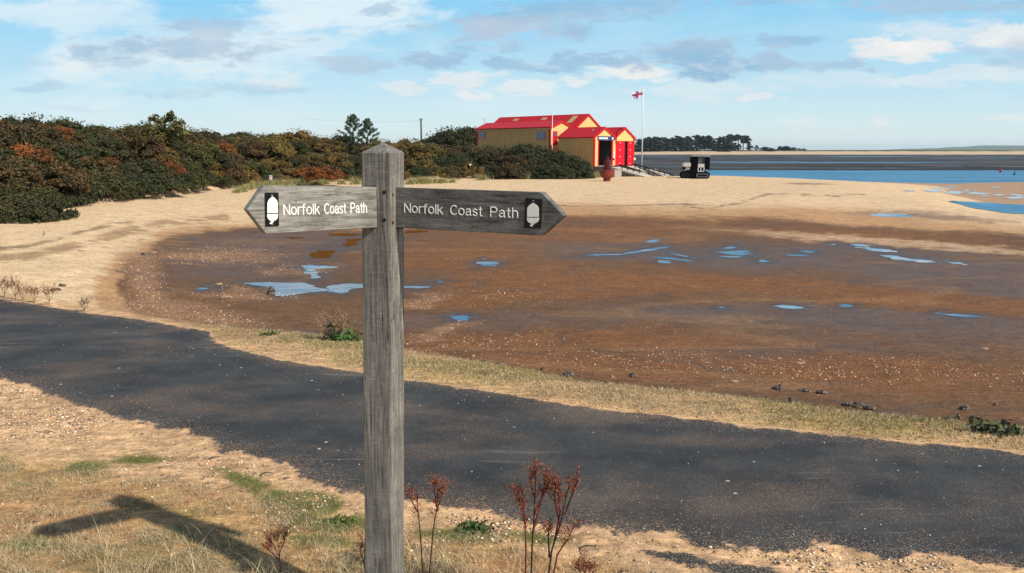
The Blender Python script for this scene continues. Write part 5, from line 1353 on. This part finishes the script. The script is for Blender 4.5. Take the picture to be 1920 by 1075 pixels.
def leafy(px, py, Y, wpx, hpx, n_, col, lab, name='leafy_weed'):
    p0 = at(px, py, Y); g0 = gz(p0.x, Y); t = empty(name, (p0.x, Y, g0), 0, lab, 'plant'); m_, q = material('weed_leaf'); q.put(q.b.inputs['Base Color'], q.mix(q.attr('tint'), tuple(v*.6 for v in col), tuple(v*1.5 for v in col))); q.put(q.b.inputs['Roughness'], .85); q.put(q.b.inputs['Specular IOR Level'], .1)
    k = Y/F; P = np.stack([rng.normal(size=n_)*wpx*k*.3, rng.normal(size=n_)*wpx*k*.2, np.abs(rng.normal(size=n_))*hpx*k*.5], -1)
    V, Fq = leaf_quads(P, rng.normal(size=(n_, 3))+np.array([0, -.3, .8]), min(wpx*k*.09, .026)*(.5+rng.random(n_)), 2.0)
    mesh_obj('leaves', V, Fq, m_, False, {'tint': ('FLOAT', np.repeat(rng.random(n_), 4))}, t)
    m = MB()
    for j in range(5): a = j*1.3; m.tube([(0, 0, -.01), (math.cos(a)*wpx*k*.2, math.sin(a)*wpx*k*.12, hpx*k*.6)], r_ if (r_ := .004) else 0, 4, False)
    m.build('stem', M_stemt, t)
leafy(650, 642, Y+.05, 44, 22, 260, (.06, .13, .03), 'bright green leafy weed at the far path verge left of the post')
leafy(626, 640, Y+.05, 34, 40, 260, (.04, .05, .025), 'dark leafy base among the dead thistle stalks')
X, Y2 = GT(498, 628); leafy(505, 629, Y2, 34, 7, 90, (.07, .12, .03), 'low green weed on the far verge')
X, Y3 = GT(1880, 812); leafy(1872, 812, Y3+.02, 90, 12, 260, (.10, .10, .05), 'dull green sprawling weed at the right end of the verge')
leafy(890, 1012, 3.35, 60, 12, 240, (.05, .085, .025), 'dark green rosette in the grass right of the post')
leafy(640, 1000, 3.4, 50, 9, 160, (.09, .12, .03), 'green rosette in the grass just left of the post')

# ------------------------------------------------------------------ rocks, pebbles, weed
M_rock, q = material('mossy_rock'); p = q.new('ShaderNodeTexCoord').outputs['Object']
n_ = q.noise(p, 14, 6, .7); c = q.mix(q.mapr(n_, .42, .62), lin(34, 28, 24), lin(120, 100, 82)); c = q.mix(q.mapr(q.noise(p, 40, 3, .6), .58, .7), c, lin(196, 180, 156))
q.put(q.b.inputs['Base Color'], c); q.put(q.b.inputs['Roughness'], .75); q.put(q.b.inputs['Normal'], q.bump(n_, 1, .03))
M_rockp = simple('pale_stone', lin(158, 130, 102), .85, var=.25, nscale=20, bump=.6)
import bmesh
def rock(px, py, wpx, hpx, lab, mat=M_rock, sub=4, cluster=1):
    p = ground_at(px, py, -2.8); k = p.y/F*1.15; hpx *= 1.35 if mat is M_rock else .7; bm = bmesh.new()
    for c_ in range(cluster):
        r_ = bmesh.ops.create_icosphere(bm, subdivisions=sub, radius=1.)
        s = 1. if cluster == 1 else random.uniform(.45, .7); ox = 0 if cluster == 1 else random.uniform(-.55, .55); se = random.uniform(0, 50)
        cs_ = np.array([v.co[:] for v in r_['verts']]); fs_ = 1+.75*fbm(cs_[:, 0]*1.3+se+cs_[:, 2], cs_[:, 1]*1.3+cs_[:, 2]*1.1, 1., 4, 5)
        for v, f in zip(r_['verts'], fs_):
            c = v.co.copy(); f = float(f)
            f *= 1-.12*(abs(c.x)+abs(c.y))
            v.co = Vector(((c.x*f*s+ox)*wpx*k/2, c.y*f*s*wpx*k*.42, max(c.z*f*s, -.35)*hpx*k*.9+hpx*k*.12))
    me = bpy.data.meshes.new('rock'); bm.to_mesh(me); bm.free(); me.materials.append(mat)
    o = bpy.data.objects.new('rock', me); sc.collection.objects.link(o); o.location = p; o.rotation_euler = (0, 0, random.uniform(-.3, .3)); tag(o, lab, 'rock')
rock(1064, 705, 26, 9, 'knobbly grey rock on the brown mud above the middle of the path', cluster=4)
rock(1186, 706, 17, 6, 'small dull stone right of the knobbly grey rock', cluster=2)
rock(1461, 730, 24, 6, 'low dark stone at the left of the row of weed covered rocks')
rock(1516, 734, 28, 5, 'flat weed covered stone, second in the row of rocks', cluster=2)
rock(1541, 738, 22, 4, 'thin dark stone beside the flat weed covered one')
rock(1482, 757, 11, 9, 'small upright stone on the verge lip below the row of rocks')
rock(1600, 762, 40, 9, 'largest dark weed covered rock near the right of the verge', cluster=4)
rock(1632, 767, 24, 4, 'flat dark stone trailing off the largest dark rock')
rock(1664, 787, 22, 6, 'dark stone half buried at the lip of the verge', cluster=2)
rock(1808, 768, 26, 9, 'dark rounded rock on the mud above the green weed', cluster=2)
rock(1776, 789, 22, 8, 'pale crusted rock nearest the right end of the verge', cluster=3)
rock(1800, 785, 18, 9, 'brown rock touching the pale crusted rock', cluster=2)
rock(1826, 784, 20, 5, 'low brown stone just left of the green weed', cluster=2)
rock(1866, 760, 9, 3, 'tiny dark stone at the far right of the mud')
rock(411, 534, 14, 5, 'pale stone at the left tip of the puddle', M_rockp)
rock(419, 558, 26, 7, 'broad flat sandstone lying left of the main puddle', M_rockp, cluster=2)
rock(508, 552, 15, 9, 'dark sided stone standing in the edge of the main puddle')
rock(288, 475, 14, 4, 'pale stone on the sand at the edge of the mud', M_rockp)
rock(271, 478, 14, 3, 'flat dark stone on the sand at the edge of the mud')
rock(849, 686, 22, 4, 'rusty flat stone by the verge just right of the post')
rock(885, 681, 11, 6, 'small round brown stone right of the post', cluster=1)
rock(907, 681, 12, 5, 'small dark stone beside the round brown one')
rock(887, 669, 8, 5, 'tiny pale stone behind the round brown one', M_rockp)
rock(935, 684, 20, 3, 'thin flat brown stone right of the small dark stone')
rock(1148, 708, 9, 5, 'small grey pebble like stone left of the dull stone', M_rockp)
rock(1080, 716, 30, 4, 'low stones by the verge below the knobbly rock', cluster=3)
rock(1018, 694, 8, 4, 'tiny brown stone left of the knobbly rock')
rock(1500, 681, 18, 3, 'flat pale stone alone on the rusty mud', M_rockp)
rock(1376, 716, 18, 4, 'pale brown stone left of the row of dark rocks', M_rockp)
rock(1846, 654, 14, 3, 'flat pale stone far right on the dark mud', M_rockp)
rock(105, 545, 20, 5, 'dark clump of dried weed on the sand by the left path edge', cluster=3)
rock(118, 537, 18, 5, 'second dark clump of dried weed, farther from the path', cluster=3)
def pebbles(name, mask, n, r0, r1, ylo, yhi, cols, lab, onpath=False, flat=.55):
    x, y, z = scatter(mask*infr, n, ylo, yhi); r = np.exp(rng.uniform(np.log(r0), np.log(r1), n))
    t = (1+5**.5)/2; ico = np.array([(-1,t,0),(1,t,0),(-1,-t,0),(1,-t,0),(0,-1,t),(0,1,t),(0,-1,-t),(0,1,-t),(t,0,-1),(t,0,1),(-t,0,-1),(-t,0,1)])/1.9
    Fi = np.array([(0,11,5),(0,5,1),(0,1,7),(0,7,10),(0,10,11),(1,5,9),(5,11,4),(11,10,2),(10,7,6),(7,1,8),(3,9,4),(3,4,2),(3,2,6),(3,6,8),(3,8,9),(4,9,5),(2,4,11),(6,2,10),(8,6,7),(9,8,1)])
    Vv = ico[None]*(1+.35*rng.normal(size=(n, 12, 1))*.5); a = rng.random(n)*6.283; ca, sa = np.cos(a)[:, None], np.sin(a)[:, None]
    el = rng.uniform(.6, 1, n)[:, None]
    X = Vv[:, :, 0]; Yv = Vv[:, :, 1]*el; Vv = np.stack([X*ca-Yv*sa, X*sa+Yv*ca, Vv[:, :, 2]*flat], -1)*r[:, None, None]
    lift = .008 if onpath else .002
    Vv = Vv+np.stack([x, y, z+r*.12+lift], -1)[:, None]
    Fq = (Fi[None]+np.arange(n)[:, None, None]*12).reshape(-1, 3)
    cc = np.array([lin(*c_) for c_ in cols]); ci = cc[rng.integers(0, len(cc), n)]*(.75+.5*rng.random((n, 1)))
    m_, q = material(name+'_stone'); q.put(q.b.inputs['Base Color'], q.attr('pc', 'Color')); q.put(q.b.inputs['Roughness'], .7)
    o = mesh_obj(name, Vv.reshape(-1, 3), Fq, m_, True, {'pc': ('FLOAT_COLOR', np.repeat(ci, 12, 0))}); tag(o, lab, 'pebbles', kind='stuff')
pc = [(210,176,136),(230,206,176),(176,128,88),(150,110,84),(110,92,80),(240,224,200),(190,150,110),(96,98,104)]
nearedge = sstep(-.75, -.02, dpath)*(dpath < 0)*(gy < np.interp(gx, [-8, 0, 4], [9, 4.6, 3.3]))*sstep(-.1, .15, tn+.06)
pebbles('gravel', nearedge, 5200, .0025, .0085, 1.8, 12, pc, 'loose flint gravel along the near edge of the path')
pebbles('gravel', tm*(dpath < 0)*(1-strip), 3000, .002, .006, 1.8, 8, pc, 'stray small pebbles over the sandy verge')
pebbles('path_grit', (dpath > .02)*1.*sstep(.9, .0, dpath)+(dpath > 0)*.12, 800, .0015, .005, 2, 12, pc, 'scattered pale pebbles lying on the dark path', True)
pebbles('verge_gravel', strip2*(dpath < 0), 1800, .003, .010, 3, 14, pc[:1]+pc[2:5]+pc[6:7], 'pebbles in the grassy strip beyond the path')
whitep = np.zeros(N)
for e in [(380,480,120,12,.6,0),(340,590,150,22,.6,8),(270,520,60,30,.6,60),(560,505,60,6,.5,0),(470,550,90,9,.5,0),(840,615,70,6,.6,-14),(800,560,60,8,.6,-10),(960,555,50,6,.5,0),(900,640,160,12,.6,0),(1500,690,500,20,.6,2)]: whitep = np.maximum(whitep, ell(*e))
beach = (S > 4.4)
pebbles('shingle', whitep*beach, 4200, .008, .028, 10, 40, [(196,164,128),(176,130,92),(216,190,160),(140,100,72)], 'pale shingle scattered in drifts over the brown mud')
pebbles('shingle', mudm*beach*sstep(.3, .6, grit)*sstep(0, .2, wob3), 5000, .010, .026, 10, 45, [(150,104,70),(130,84,56),(170,130,94),(90,64,48)], 'rusty shingle scattered over the mud')

# ------------------------------------------------------------------ air
m_ = bpy.data.materials.new('air'); m_.use_nodes = True; t = m_.node_tree; t.nodes.clear()
pv = t.nodes.new('ShaderNodeVolumePrincipled'); oo = t.nodes.new('ShaderNodeOutputMaterial'); t.links.new(pv.outputs[0], oo.inputs['Volume'])
pv.inputs['Color'].default_value = (.80, .90, 1, 1); pv.inputs['Density'].default_value = 6.5e-5; pv.inputs['Anisotropy'].default_value = .2
mb = MB(); mb.box((0, 0, 0), (19500, 19500, 66)); hz = mb.build('haze', m_); hz.location = (0, 0, 66/2-6); hz['kind'] = 'stuff'
